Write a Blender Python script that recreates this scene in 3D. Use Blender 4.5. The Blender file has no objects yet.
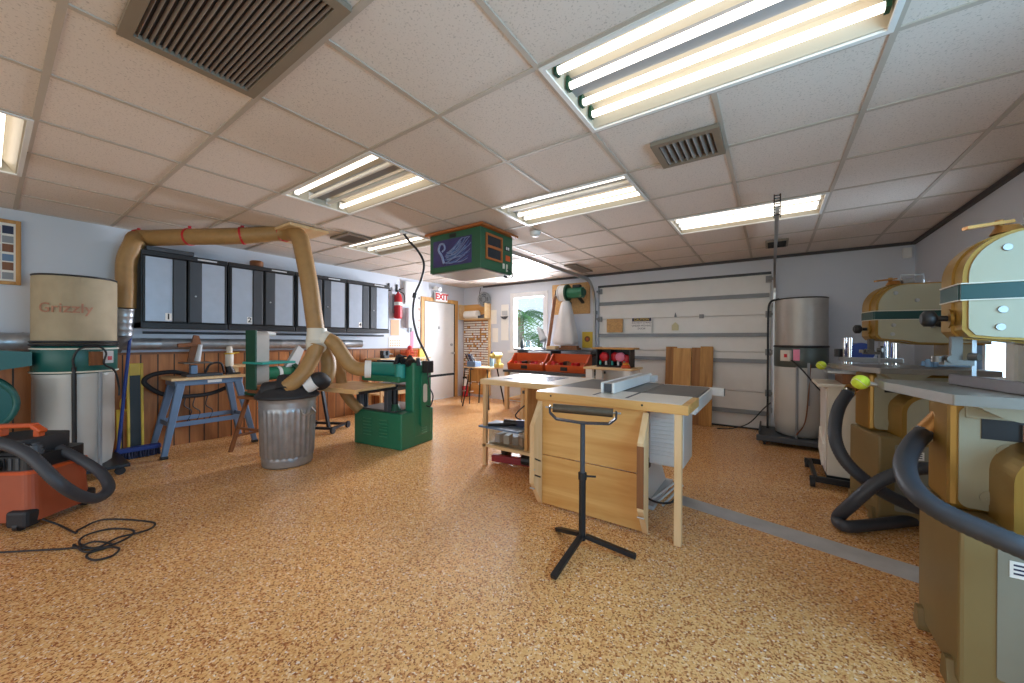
import bpy, math, random
from mathutils import Vector, Matrix, Euler
random.seed(7)
EXPO, WORLD, ROLLS = 0.0, 1.3, 1
PI = math.pi
S = bpy.context.scene
COL = S.collection
V = Vector
LW, BW, RW, FW, H = -5.72, 6.26, 1.38, -3.2, 2.43   # left, back, right, front wall and ceiling height

# ------------------------------------------------------------------ materials
def lin(h):
    if isinstance(h, str):
        h = h.lstrip('#'); c = [int(h[i:i+2], 16)/255 for i in (0, 2, 4)]
    else: c = list(h)
    return tuple(x/12.92 if x <= .04045 else ((x+.055)/1.055)**2.4 for x in c) + (1,)

def newmat(name):
    m = bpy.data.materials.new(name); m.use_nodes = True
    nt = m.node_tree; b = nt.nodes['Principled BSDF']
    return m, nt, b

def N(nt, typ, **kw):
    n = nt.nodes.new(typ)
    for k, v in kw.items():
        if hasattr(n, k): setattr(n, k, v)
        else: n.inputs[k].default_value = v
    return n

def mat(name, col, rough=.5, metal=0., vary=.08, scale=9., bump=0., bscale=60., spec=None, alpha=None, trans=0.):
    m, nt, b = newmat(name)
    c = lin(col)
    b.inputs['Roughness'].default_value = rough
    b.inputs['Metallic'].default_value = metal
    if spec is not None: b.inputs['Specular IOR Level'].default_value = spec
    if trans: b.inputs['Transmission Weight'].default_value = trans
    tc = N(nt, 'ShaderNodeTexCoord')
    if vary:
        nz = N(nt, 'ShaderNodeTexNoise', Scale=scale, Detail=4.)
        nt.links.new(tc.outputs['Object'], nz.inputs['Vector'])
        mx = N(nt, 'ShaderNodeMix', data_type='RGBA')
        mx.inputs[6].default_value = tuple(x*(1-vary*1.6) for x in c[:3])+(1,)
        mx.inputs[7].default_value = tuple(min(1, x*(1+vary*1.6)) for x in c[:3])+(1,)
        nt.links.new(nz.outputs['Fac'], mx.inputs[0])
        nt.links.new(mx.outputs[2], b.inputs['Base Color'])
    else:
        b.inputs['Base Color'].default_value = c
    if bump:
        nb = N(nt, 'ShaderNodeTexNoise', Scale=bscale, Detail=3.)
        nt.links.new(tc.outputs['Object'], nb.inputs['Vector'])
        bp = N(nt, 'ShaderNodeBump', Strength=bump, Distance=.01)
        nt.links.new(nb.outputs['Fac'], bp.inputs['Height']); nt.links.new(bp.outputs[0], b.inputs['Normal'])
    if alpha is not None: b.inputs['Alpha'].default_value = alpha
    return m

def wood(name, c1, c2, axis='X', scale=3.0, rough=.5, plank=0., seam=.012):
    """grain running along one axis; plank > 0 adds tongue-and-groove seams every `plank` metres along Y"""
    m, nt, b = newmat(name)
    tc = N(nt, 'ShaderNodeTexCoord'); mp = N(nt, 'ShaderNodeMapping')
    sc = {'X': (.6, 7, 7), 'Y': (7, .6, 7), 'Z': (7, 7, .6)}[axis]
    mp.inputs['Scale'].default_value = tuple(s*scale/3 for s in sc)
    nt.links.new(tc.outputs['Object'], mp.inputs['Vector'])
    nz = N(nt, 'ShaderNodeTexNoise', Scale=2.2, Detail=6., Roughness=.6, Distortion=.6)
    nt.links.new(mp.outputs[0], nz.inputs['Vector'])
    rp = N(nt, 'ShaderNodeValToRGB')
    rp.color_ramp.elements[0].position = .3; rp.color_ramp.elements[0].color = lin(c1)
    rp.color_ramp.elements[1].position = .7; rp.color_ramp.elements[1].color = lin(c2)
    nt.links.new(nz.outputs['Fac'], rp.inputs[0])
    out = rp.outputs[0]
    if plank:
        sx = N(nt, 'ShaderNodeSeparateXYZ'); nt.links.new(tc.outputs['Object'], sx.inputs[0])
        dv = N(nt, 'ShaderNodeMath', operation='DIVIDE'); dv.inputs[1].default_value = plank
        nt.links.new(sx.outputs['Y'], dv.inputs[0])
        fr = N(nt, 'ShaderNodeMath', operation='FRACT'); nt.links.new(dv.outputs[0], fr.inputs[0])
        lt = N(nt, 'ShaderNodeMath', operation='LESS_THAN'); lt.inputs[1].default_value = seam/plank
        nt.links.new(fr.outputs[0], lt.inputs[0])
        fl = N(nt, 'ShaderNodeMath', operation='FLOOR'); nt.links.new(dv.outputs[0], fl.inputs[0])
        wn = N(nt, 'ShaderNodeTexWhiteNoise', noise_dimensions='1D'); nt.links.new(fl.outputs[0], wn.inputs['W'])
        hs = N(nt, 'ShaderNodeHueSaturation')
        mr = N(nt, 'ShaderNodeMapRange'); mr.inputs['To Min'].default_value = .7; mr.inputs['To Max'].default_value = 1.25
        nt.links.new(wn.outputs['Value'], mr.inputs['Value']); nt.links.new(mr.outputs[0], hs.inputs['Value'])
        nt.links.new(out, hs.inputs['Color'])
        mx = N(nt, 'ShaderNodeMix', data_type='RGBA'); mx.inputs[7].default_value = lin('#2a1a10')
        nt.links.new(hs.outputs[0], mx.inputs[6]); nt.links.new(lt.outputs[0], mx.inputs[0])
        out = mx.outputs[2]
    nt.links.new(out, b.inputs['Base Color'])
    b.inputs['Roughness'].default_value = rough
    return m

def emit(name, col, strength):
    m, nt, b = newmat(name)
    b.inputs['Base Color'].default_value = (.8, .8, .8, 1)
    b.inputs['Emission Color'].default_value = lin(col); b.inputs['Emission Strength'].default_value = strength
    return m

def floor_mat():
    m, nt, b = newmat('flake floor')
    tc = N(nt, 'ShaderNodeTexCoord')
    dn = N(nt, 'ShaderNodeTexNoise', Scale=80., Detail=2.)
    nt.links.new(tc.outputs['Object'], dn.inputs['Vector'])
    ad = N(nt, 'ShaderNodeVectorMath', operation='MULTIPLY_ADD')
    ad.inputs[1].default_value = (.012, .012, .012)
    nt.links.new(dn.outputs['Color'], ad.inputs[0]); nt.links.new(tc.outputs['Object'], ad.inputs[2])
    v1 = N(nt, 'ShaderNodeTexVoronoi', Scale=145.); nt.links.new(ad.outputs[0], v1.inputs['Vector'])
    sp = N(nt, 'ShaderNodeSeparateColor'); nt.links.new(v1.outputs['Color'], sp.inputs[0])
    rp = N(nt, 'ShaderNodeValToRGB'); r = rp.color_ramp; r.interpolation = 'CONSTANT'
    cols = [(0, '#ab673a'), (.10, '#d08c56'), (.24, '#e6ad6c'), (.55, '#f0be80'), (.84, '#f7d3a6'), (.91, '#96582f'), (.98, '#fae6d4')]
    while len(r.elements) < len(cols): r.elements.new(.5)
    for e, (p, c) in zip(r.elements, cols): e.position = p; e.color = lin(c)
    nt.links.new(sp.outputs[0], rp.inputs[0])
    big = N(nt, 'ShaderNodeTexNoise', Scale=1.1, Detail=3.); nt.links.new(tc.outputs['Object'], big.inputs['Vector'])
    mr = N(nt, 'ShaderNodeMapRange'); mr.inputs['From Min'].default_value = .3; mr.inputs['From Max'].default_value = .7
    mr.inputs['To Min'].default_value = .88; mr.inputs['To Max'].default_value = 1.08
    nt.links.new(big.outputs['Fac'], mr.inputs['Value'])
    hs = N(nt, 'ShaderNodeHueSaturation'); nt.links.new(rp.outputs[0], hs.inputs['Color']); nt.links.new(mr.outputs[0], hs.inputs['Value'])
    hs.inputs['Saturation'].default_value = 1.0
    nt.links.new(hs.outputs[0], b.inputs['Base Color'])
    b.inputs['Roughness'].default_value = .27
    nb = N(nt, 'ShaderNodeTexNoise', Scale=22., Detail=3.); nt.links.new(tc.outputs['Object'], nb.inputs['Vector'])
    bp = N(nt, 'ShaderNodeBump', Strength=.12, Distance=.01); nt.links.new(nb.outputs['Fac'], bp.inputs['Height'])
    nt.links.new(bp.outputs[0], b.inputs['Normal'])
    return m

def tile_mat():
    m, nt, b = newmat('ceiling tile')
    tc = N(nt, 'ShaderNodeTexCoord')
    v = N(nt, 'ShaderNodeTexNoise', Scale=120., Detail=2.); nt.links.new(tc.outputs['Object'], v.inputs['Vector'])
    rp = N(nt, 'ShaderNodeValToRGB'); rp.color_ramp.elements[0].position = .30; rp.color_ramp.elements[0].color = lin('#bcb1a8')
    rp.color_ramp.elements[1].position = .42; rp.color_ramp.elements[1].color = lin('#dcd1c8')
    nt.links.new(v.outputs['Fac'], rp.inputs[0]); nt.links.new(rp.outputs[0], b.inputs['Base Color'])
    b.inputs['Roughness'].default_value = .9
    return m

def glass_mat(name, col=(1, 1, 1), alpha=.12, rough=.03):
    m, nt, b = newmat(name)
    out = nt.nodes['Material Output']
    tr = N(nt, 'ShaderNodeBsdfTransparent'); tr.inputs[0].default_value = lin(col)
    gl = N(nt, 'ShaderNodeBsdfGlossy', Roughness=rough)
    mx = N(nt, 'ShaderNodeMixShader'); mx.inputs[0].default_value = alpha
    nt.links.new(tr.outputs[0], mx.inputs[1]); nt.links.new(gl.outputs[0], mx.inputs[2]); nt.links.new(mx.outputs[0], out.inputs[0])
    return m

M = {}
M['floor'] = floor_mat(); M['tile'] = tile_mat()
M['wall'] = mat('painted wall', '#ced4de', .7, vary=.03, scale=2)
M['wallwhite'] = mat('white paint', '#dfe0e2', .6, vary=.03, scale=2)
M['tbar'] = mat('grid bar', '#b8ada0', .6, vary=.04)  # shadow tone of the bars put into their colour
M['trimdark'] = mat('dark strip', '#4a474a', .6)
M['wains'] = wood('knotty pine planks', '#8a5228', '#b87842', 'Z', 3, .5, plank=.14)
M['concrete'] = mat('concrete', '#b4b2b0', .8, vary=.2, scale=6)
M['white'] = mat('white enamel', '#e6e6e4', .35, vary=.03)
M['offwhite'] = mat('off white', '#dcd6c8', .5, vary=.05)
M['paper'] = mat('paper', '#eeece6', .8, vary=.02)
M['black'] = mat('black plastic', '#1c1c1f', .45, vary=.1)
M['rubber'] = mat('black rubber', '#232327', .6, vary=.1)
M['hoseblack'] = mat('dark hose', '#3a3d44', .5, vary=.1)
M['blacksteel'] = mat('black steel', '#26282c', .4, .4, vary=.1)
M['darkgrey'] = mat('dark grey paint', '#3f444b', .45, vary=.06)
M['grey'] = mat('grey paint', '#8e9296', .45, vary=.05)
M['lightgrey'] = mat('light grey', '#c2c5c8', .5, vary=.05)
M['steel'] = mat('steel', '#b6b9bc', .3, .9, vary=.08)
M['chrome'] = mat('chrome', '#dadcde', .12, 1., vary=.02)
M['galv'] = mat('galvanized', '#a9adb2', .38, .7, vary=.22, scale=14)
M['castiron'] = mat('cast iron', '#6c6a66', .38, .5, vary=.15, scale=5)
M['sawtable'] = mat('ground iron', '#7f7a72', .35, .4, vary=.1, scale=5)
M['brass'] = mat('brass', '#a9783e', .45, .6)
M['green'] = mat('green enamel', '#2a7556', .3, vary=.05)
M['greendark'] = mat('dark green', '#174a36', .4, vary=.05)
M['greenlight'] = mat('pale louvre green', '#3f8a68', .35, vary=.04)  # paler green for the planer louvres
M['teal'] = mat('teal enamel', '#2f9a90', .35, vary=.05)
M['tealdark'] = mat('dark teal', '#155a54', .4, vary=.05)
M['boxgreen'] = mat('box green', '#2b5c40', .5, vary=.06)
M['cream'] = mat('cream enamel', '#a9a68f', .35, vary=.03, scale=4)
M['gold'] = mat('gold enamel', '#a07c38', .3, .45, vary=.06, scale=4)
M['stripe'] = mat('green stripe', '#17423f', .35, vary=.05)
M['olive'] = mat('khaki enamel', '#85724a', .4, vary=.06)
M['tank'] = mat('orange tank', '#a45032', .45, vary=.08)
M['orange'] = mat('orange plastic', '#c9531f', .4, vary=.06)
M['orangewood'] = mat('orange wood', '#a8602c', .5, vary=.08)
M['red'] = mat('red', '#c01f2c', .4, vary=.05)
M['pink'] = mat('pink', '#e88aa8', .6, vary=.03)
M['redink'] = mat('red ink', '#a87860', .7, vary=.15)
M['peach'] = mat('peach paper', '#e6b796', .8, vary=.03)
M['yellow'] = mat('yellow', '#d6b43a', .45, vary=.06)
M['paleyellow'] = mat('pale yellow', '#dcc46a', .5, vary=.05)
M['blue'] = mat('blue', '#22408f', .45, vary=.08)
M['bluesteel'] = mat('blue grey steel', '#667f9e', .4, vary=.06)
M['bluelight'] = mat('light blue', '#7ea6cc', .45, vary=.05)
M['hosetan'] = mat('tan hose', '#a57f4e', .5, vary=.12, scale=20)
M['filter'] = mat('filter paper', '#a89a80', .8, vary=.1)
M['filtergrey'] = mat('grey filter', '#b0aca6', .42, .35, vary=.08)
M['bag'] = mat('clear plastic bag', '#c6c4be', .3, vary=.08, scale=3)
M['cloth'] = mat('white cloth', '#dddcdc', .9, vary=.04, bump=.2, bscale=9)
M['ply'] = wood('birch plywood', '#c98f48', '#e0b06c', 'X', 2.2, .45)
M['plyz'] = wood('plywood upright', '#c68c48', '#dcae70', 'Z', 2.2, .5)
M['pine'] = wood('pine', '#d8b07a', '#e8cda0', 'X', 3, .5)
M['pinez'] = wood('pine upright', '#d6ac78', '#e6c69a', 'Z', 3, .5)
M['oak'] = wood('oak board', '#b37e40', '#d8a862', 'Z', 2.6, .5)
M['walnut'] = wood('dark board', '#8a5a28', '#b07c40', 'Z', 2.6, .5)
M['maple'] = wood('butcher block', '#d6a468', '#ebc694', 'X', 3, .4)
M['brownwood'] = wood('brown wood', '#6d4122', '#8f5a32', 'Z', 3, .5)
M['chip'] = mat('particle board', '#c39a66', .8, vary=.3, scale=40)
M['laminate'] = mat('white laminate', '#e4dcd0', .3, vary=.02)
M['insert'] = mat('router plate', '#8fa0b4', .18, .35, vary=.04)
M['tennis'] = mat('tennis ball felt', '#c6d63c', .9, vary=.08, scale=60)
M['tube'] = emit('lit tube', '#fff4e6', 3.0)
M['tubeoff'] = mat('unlit tube', '#dcdad4', .3, vary=.0)
M['reflector'] = mat('fixture enamel', '#c4bba8', .4, vary=.02)
M['exitface'] = emit('exit face', '#f4e4e0', .5)
M['glass'] = glass_mat('window glass', alpha=.06)
M['jar'] = glass_mat('jar glass', (.85, .92, .95), alpha=.25)
M['clearbox'] = glass_mat('clear box', (.93, .95, .96), alpha=.16, rough=.2)
M['leaf'] = mat('palm leaf', '#5c8a4c', .5, vary=.2)
M['trunk'] = mat('palm trunk', '#8a7a66', .9, vary=.2, bump=.6, bscale=30)
M['lawn'] = mat('lawn', '#6f9a4e', .9, vary=.25, scale=3)
M['purple'] = mat('purple paint', '#3a3468', .5, vary=.45, scale=5)
M['paintblue'] = mat('painted blue', '#4a6ca0', .5, vary=.3, scale=20)
M['paintwhite'] = mat('painted white', '#8f9cc0', .5, vary=.3, scale=20)
M['tagcol'] = mat('pale tag', '#d8d0a8', .7, vary=.05)
M['oak2'] = wood('figured board', '#96652c', '#c8964e', 'Z', 4.5, .5)
M['ringgrey'] = mat('ring housing', '#5c6664', .35, .3, vary=.08)
M['darkred'] = mat('dark red', '#8a2330', .4, vary=.06)
M['olivedaylit'] = mat('daylit khaki', '#8a887a', .4, vary=.05)  # daylit greying of the front face put into the door colour
M['fencebrown'] = mat('dark fence bar', '#3c3230', .35, .3, vary=.2)
M['rollersteel'] = mat('worn roller', '#5f574c', .35, .7, vary=.15, scale=30)
M['bluesteel2'] = mat('dull steel strap', '#363940', .4, .2, vary=.06)
M['navy'] = mat('navy cover', '#232a4a', .5, vary=.1)

# ------------------------------------------------------------------ mesh builder
def smooth_path(pts, n=8):
    P = [V(p) for p in pts]
    if len(P) < 3: return P
    out = []
    for i in range(len(P)-1):
        p0 = P[i-1] if i else P[0]*2-P[1]; p1, p2 = P[i], P[i+1]
        p3 = P[i+2] if i+2 < len(P) else P[-1]*2-P[-2]
        for k in range(n):
            t = k/n
            out.append(.5*((2*p1)+(p2-p0)*t+(2*p0-5*p1+4*p2-p3)*t*t+(3*p1-p0-3*p2+p3)*t**3))
    out.append(P[-1]); return out

def resample(P, step):
    out = [P[0].copy()]; acc = 0.
    for a, b in zip(P, P[1:]):
        L = (b-a).length; 
        if L < 1e-9: continue
        t = step-acc
        while t <= L:
            out.append(a+(b-a)*(t/L)); t += step
        acc = L-(t-step)
    return out

class MB:
    def __init__(s): s.v = []; s.f = []; s.mi = []; s.sm = []; s.cur = 0
    def m(s, i): s.cur = i; return s
    def add(s, vs, fs, smooth=False):
        o = len(s.v); s.v += [tuple(p) for p in vs]
        for f in fs: s.f.append(tuple(i+o for i in f)); s.mi.append(s.cur); s.sm.append(smooth)
        return s
    def box(s, x0, y0, z0, x1, y1, z1):
        x0, x1 = sorted((x0, x1)); y0, y1 = sorted((y0, y1)); z0, z1 = sorted((z0, z1))
        vs = [(x0,y0,z0),(x1,y0,z0),(x1,y1,z0),(x0,y1,z0),(x0,y0,z1),(x1,y0,z1),(x1,y1,z1),(x0,y1,z1)]
        return s.add(vs, [(3,2,1,0),(4,5,6,7),(0,1,5,4),(1,2,6,5),(2,3,7,6),(3,0,4,7)])
    def obox(s, c, size, rot=(0,0,0)):
        R = Euler(rot).to_matrix(); c = V(c); h = V(size)/2
        vs = [c+R@V((sx*h.x, sy*h.y, sz*h.z)) for sz in (-1,1) for sx, sy in ((-1,-1),(1,-1),(1,1),(-1,1))]
        return s.add(vs, [(3,2,1,0),(4,5,6,7),(0,1,5,4),(1,2,6,5),(2,3,7,6),(3,0,4,7)])
    def beam(s, p0, p1, w, h, up=(0,0,1), w1=None, h1=None):
        p0, p1 = V(p0), V(p1); d = (p1-p0).normalized(); up = V(up)
        if abs(d.dot(up)) > .98: up = V((0,1,0))
        a = d.cross(up).normalized(); b = a.cross(d)
        vs = []
        for p, ww, hh in ((p0, w, h), (p1, w1 or w, h1 or h)):
            for i, j in ((-1,-1),(1,-1),(1,1),(-1,1)): vs.append(p+a*(i*ww/2)+b*(j*hh/2))
        return s.add(vs, [(0,1,2,3),(7,6,5,4),(0,4,5,1),(1,5,6,2),(2,6,7,3),(3,7,4,0)])
    def cyl(s, p0, p1, r0, r1=None, n=20, caps=True):
        p0, p1 = V(p0), V(p1); r1 = r0 if r1 is None else r1
        d = (p1-p0).normalized(); a = d.orthogonal().normalized(); b = d.cross(a)
        ring = lambda p, r: [p+a*(r*math.cos(2*PI*i/n))+b*(r*math.sin(2*PI*i/n)) for i in range(n)]
        A, B = ring(p0, r0), ring(p1, r1)
        s.add(A+B, [(i, (i+1) % n, n+(i+1) % n, n+i) for i in range(n)], True)
        if caps:
            if r0 > 1e-5: s.add(A, [tuple(range(n))[::-1]])
            if r1 > 1e-5: s.add(B, [tuple(range(n))])
        return s
    def tube(s, path, r, n=10, caps=True, closed=False):
        P = [V(p) for p in path]; rf = r if callable(r) else (lambda t: r)
        K = len(P); T = []
        for i in range(K):
            if closed: t = P[(i+1) % K]-P[i-1]
            else: t = P[min(i+1, K-1)]-P[max(i-1, 0)]
            T.append(t.normalized() if t.length > 1e-9 else V((0,0,1)))
        a = T[0].orthogonal().normalized(); vs = []
        for i in range(K):
            a = (a-T[i]*a.dot(T[i])); a = a.normalized() if a.length > 1e-6 else T[i].orthogonal().normalized()
            b = T[i].cross(a); rr = rf(i/(K-1))
            vs += [P[i]+a*(rr*math.cos(2*PI*j/n))+b*(rr*math.sin(2*PI*j/n)) for j in range(n)]
        fs = []
        for i in range(K if closed else K-1):
            i2 = (i+1) % K
            for j in range(n): fs.append((i*n+j, i*n+(j+1) % n, i2*n+(j+1) % n, i2*n+j))
        s.add(vs, fs, True)
        if caps and not closed:
            s.add(vs[:n], [tuple(range(n))[::-1]]); s.add(vs[-n:], [tuple(range(n))])
        return s
    def hose(s, pts, r, ridge=.08, pitch=.03, n=14):
        P = resample(smooth_path(pts, 12), pitch/2); K = len(P)
        rf = lambda t: r*(1+(ridge if int(round(t*(K-1))) % 2 else -ridge*.3))
        return s.tube(P, rf, n)
    def lathe(s, prof, c=(0,0,0), n=28, axis='Z', caps=True, flute=None):
        c = V(c); vs = []
        for k, (r, z) in enumerate(prof):
            for i in range(n):
                t = 2*PI*i/n; rr = r
                if flute: rr = r*(1+flute(t, z))
                p = (rr*math.cos(t), rr*math.sin(t), z)
                if axis == 'X': p = (p[2], p[0], p[1])
                elif axis == 'Y': p = (p[1], p[2], p[0])
                vs.append(c+V(p))
        K = len(prof)
        s.add(vs, [(k*n+i, k*n+(i+1) % n, (k+1)*n+(i+1) % n, (k+1)*n+i) for k in range(K-1) for i in range(n)], True)
        if caps:
            if prof[0][0] > 1e-4: s.add(vs[:n], [tuple(range(n))[::-1]])
            if prof[-1][0] > 1e-4: s.add(vs[-n:], [tuple(range(n))])
        return s
    def prism(s, poly, plane, a, b, smooth=False):
        f = {'xz': lambda p, t: (p[0], t, p[1]), 'yz': lambda p, t: (t, p[0], p[1]), 'xy': lambda p, t: (p[0], p[1], t)}[plane]
        n = len(poly); A = [f(p, a) for p in poly]; B = [f(p, b) for p in poly]
        s.add(A, [tuple(range(n))]); s.add(B, [tuple(range(n))[::-1]])
        return s.add(A+B, [(i, n+i, n+(i+1) % n, (i+1) % n) for i in range(n)], smooth)
    def sph(s, c, r, n=18, m_=10):
        r = (r, r, r) if not hasattr(r, '__len__') else r; c = V(c); vs = []
        for k in range(m_+1):
            ph = PI*k/m_
            for i in range(n):
                t = 2*PI*i/n
                vs.append((c.x+r[0]*math.sin(ph)*math.cos(t), c.y+r[1]*math.sin(ph)*math.sin(t), c.z+r[2]*math.cos(ph)))
        return s.add(vs, [(k*n+i, (k+1)*n+i, (k+1)*n+(i+1) % n, k*n+(i+1) % n) for k in range(m_) for i in range(n)], True)
    def torus(s, c, R, r, axis='Z', n=32, k=8):
        c = V(c); P = []
        for i in range(n):
            t = 2*PI*i/n; p = (R*math.cos(t), R*math.sin(t), 0)
            if axis == 'X': p = (0, p[0], p[1])
            if axis == 'Y': p = (p[0], 0, p[1])
            P.append(c+V(p))
        return s.tube(P, r, k, closed=True)
    def frame(s, plane, u0, v0, u1, v1, w, a, b, wb=None, wt=None):
        wb = w if wb is None else wb; wt = w if wt is None else wt
        for p, q, r_, t in ((u0, v0, u0+w, v1), (u1-w, v0, u1, v1), (u0+w, v0, u1-w, v0+wb), (u0+w, v1-wt, u1-w, v1)):
            if plane == 'xy': s.box(p, q, a, r_, t, b)
            elif plane == 'yz': s.box(a, p, q, b, r_, t)
            else: s.box(p, a, q, r_, b, t)
        return s
    def text(s, txt, size, mtx, depth=.002, align='CENTER', bold=0.):
        cu = bpy.data.curves.new('t', 'FONT'); cu.body = txt; cu.size = size; cu.extrude = depth/2; cu.offset = bold
        cu.align_x = align; cu.align_y = 'CENTER'; cu.resolution_u = 3
        o = bpy.data.objects.new('t', cu); COL.objects.link(o)
        dg = bpy.context.evaluated_depsgraph_get(); me = bpy.data.meshes.new_from_object(o.evaluated_get(dg))
        s.add([mtx@v.co for v in me.vertices], [tuple(p.vertices) for p in me.polygons])
        bpy.data.objects.remove(o); bpy.data.curves.remove(cu); bpy.data.meshes.remove(me)
        return s
    def xf(s, fn, start=0):
        s.v = s.v[:start]+[tuple(fn(V(p))) for p in s.v[start:]]; return s
    def build(s, name, mats, parent=None, bevel=0., seg=2, center=True):
        vs = s.v; loc = V((0,0,0))
        if parent is None and center and vs:
            lo = [min(p[i] for p in vs) for i in range(3)]; hi = [max(p[i] for p in vs) for i in range(3)]
            loc = V(((lo[0]+hi[0])/2, (lo[1]+hi[1])/2, lo[2])); vs = [tuple(V(p)-loc) for p in vs]
        me = bpy.data.meshes.new(name); me.from_pydata(vs, [], s.f)
        for mm in (mats if isinstance(mats, (list, tuple)) else [mats]): me.materials.append(M[mm] if isinstance(mm, str) else mm)
        me.polygons.foreach_set('material_index', s.mi); me.polygons.foreach_set('use_smooth', s.sm)
        me.update()
        o = bpy.data.objects.new(name, me); COL.objects.link(o); o.location = loc
        if parent: o.parent = parent
        if bevel:
            b = o.modifiers.new('bevel', 'BEVEL'); b.width = bevel; b.segments = seg; b.limit_method = 'ANGLE'; b.angle_limit = math.radians(50)
        return o

def rrect(x0, z0, x1, z1, r, n=6, corners=(1,1,1,1)):
    """rounded rectangle outline; corners: bottom-left, bottom-right, top-right, top-left"""
    out = []
    for (cx, cz, a0, on, px, pz) in ((x0+r, z0+r, PI, corners[0], x0, z0), (x1-r, z0+r, 1.5*PI, corners[1], x1, z0), (x1-r, z1-r, 0, corners[2], x1, z1), (x0+r, z1-r, .5*PI, corners[3], x0, z1)):
        if on: out += [(cx+r*math.cos(a0+k/n*PI/2), cz+r*math.sin(a0+k/n*PI/2)) for k in range(n+1)]
        else: out.append((px, pz))
    return out

def thing(name, label, cat, loc=(0,0,0), rz=0., group=None):
    o = bpy.data.objects.new(name, None); o.empty_display_size = .1; COL.objects.link(o)
    o.location = loc; o.rotation_euler = (0, 0, rz); o['label'] = label; o['category'] = cat
    if group: o['group'] = group
    return o
def tag(o, label, cat, group=None, kind=None):
    o['label'] = label; o['category'] = cat
    if group: o['group'] = group
    if kind: o['kind'] = kind
    return o
def struct(o): o['kind'] = 'structure'; return o
def copy_tree(o, parent=None):
    c = o.copy(); COL.objects.link(c)
    if parent: c.parent = parent
    for ch in [x for x in bpy.data.objects if x.parent == o]: copy_tree(ch, c)
    return c
def TM(loc, rot=(0,0,0)): return Matrix.Translation(V(loc)) @ Euler(rot).to_matrix().to_4x4()
# text facing: +X wall reader (on left wall), -Y reader (on back wall)
ROT_LEFTWALL = (PI/2, 0, PI/2)
ROT_BACK = (PI/2, 0, 0)

# ================================================================== THE SETTING
def gx(k): return -.84+.61*k
def gy(m): return 1.376+.61*m

b = MB(); b.box(LW-.15, FW-.15, -.12, RW+.15, BW+.15, 0)
struct(b.build('floor', 'floor'))
b = MB(); b.prism([(-.62, 3.235), (-.62, 3.06), (1.37, 2.60), (1.37, 2.83)], 'xy', .0005, .003)
struct(b.build('trim_1', 'concrete'))                              # worn concrete strip let into the floor

T = .15
b = MB()                                                            # left wall with the exit door opening
b.box(LW-T, FW, 0, LW, 5.06, H+.2); b.box(LW-T, 5.95, 0, LW, BW, H+.2); b.box(LW-T, 5.06, 2.04, LW, 5.95, H+.2)
struct(b.build('wall_left', 'wall'))
b = MB(); wx0, wx1, wz0, wz1 = -4.37, -3.60, 1.07, 2.16             # back wall: window and garage opening
b.box(LW-T, BW, 0, wx0, BW+T, H+.2); b.box(wx0, BW, 0, wx1, BW+T, wz0); b.box(wx0, BW, wz1, wx1, BW+T, H+.2)
b.box(wx1, BW, 0, -2.52, BW+T, H+.2); b.box(-2.52, BW, 2.22, 0, BW+T, H+.2); b.box(0, BW, 0, RW+T, BW+T, H+.2)
struct(b.build('wall_back', 'wall'))
b = MB()                                                            # right wall: two windows
ry0, ry1, rz0, rz1 = 4.10, 4.90, .95, 1.98
b.box(RW, FW, 0, RW+T, .1, H+.2); b.box(RW, .1, 0, RW+T, 1.7, .9); b.box(RW, .1, 2.1, RW+T, 1.7, H+.2)
b.box(RW, 1.7, 0, RW+T, ry0, H+.2); b.box(RW, ry0, 0, RW+T, ry1, rz0); b.box(RW, ry0, rz1, RW+T, ry1, H+.2); b.box(RW, ry1, 0, RW+T, BW, H+.2)
struct(b.build('wall_right', 'wall'))
b = MB()                                                            # wall behind the camera, with a wide opening added for fill light
b.box(LW-T, FW-T, 0, -4.9, FW, H+.2); b.box(-4.9, FW-T, 2.2, .9, FW, H+.2); b.box(.9, FW-T, 0, RW+T, FW, H+.2)
struct(b.build('wall_front', 'wall'))

# ceiling: lay-in tiles on a T-bar grid, with the troffer cells left open
FIX = [(0, 0, [1, 1, 1, 1], 'four bright tubes'), (-2, 2, [1, 0, 1, 1], ''), (-4, 0, [1, 0, 0, 1], ''), (-6, 2, [1, 0, 1, 0], ''), (0, 4, [1, 1, 1, 1], ''), (-6, -3, [0, 0, 0, 1], '')]
open_c = set()
for k, m, *_ in FIX: open_c |= {(k, m), (k+1, m)}
b = MB()
for k in range(-8, 4):
    for m in range(-8, 8):
        if (k, m) in open_c: continue
        x0, x1, y0, y1 = gx(k), min(gx(k+1), RW), gy(m), gy(m+1)
        b.box(x0+.011, y0+.011, H+.006, x1-.011, y1-.011, H+.022)
b.m(1)
for k in range(-8, 4):
    for m in range(-8, 8):
        if (k, m) in open_c and (k-1, m) in open_c: continue
        b.box(gx(k)-.012, gy(m), H, gx(k)+.012, gy(m+1), H+.03)
for m in range(-7, 9):
    # short cross bars between runners, skipped inside a troffer
    for k in range(-8, 4):
        if (k, m) in open_c and (k, m-1) in open_c: continue
        b.box(gx(k)+.012, gy(m)-.012, H, min(gx(k+1), RW)-.012, gy(m)+.012, H+.03)
b.m(2); b.box(LW-T, FW-T, H+.2, RW+T, BW+T, H+.3)  # unseen slab over the tiles, added to block light
ceil = b.build('ceiling', ['tile', 'tbar', 'wallwhite']); struct(ceil)

b = MB(); b.box(LW, FW, 0, LW+.018, 4.93, 1.07); b.m(1); b.box(LW, FW, 1.07, LW+.03, 4.93, 1.095)
struct(b.build('trim_2', ['wains', 'brownwood'], center=False))      # knotty pine wainscot
b = MB(); b.box(-5.15, BW-.03, H-.035, RW, BW, H); b.box(RW-.03, FW, H-.035, RW, BW-.03, H)
struct(b.build('trim_3', 'trimdark'))                               # dark strip along the ceiling line

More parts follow.
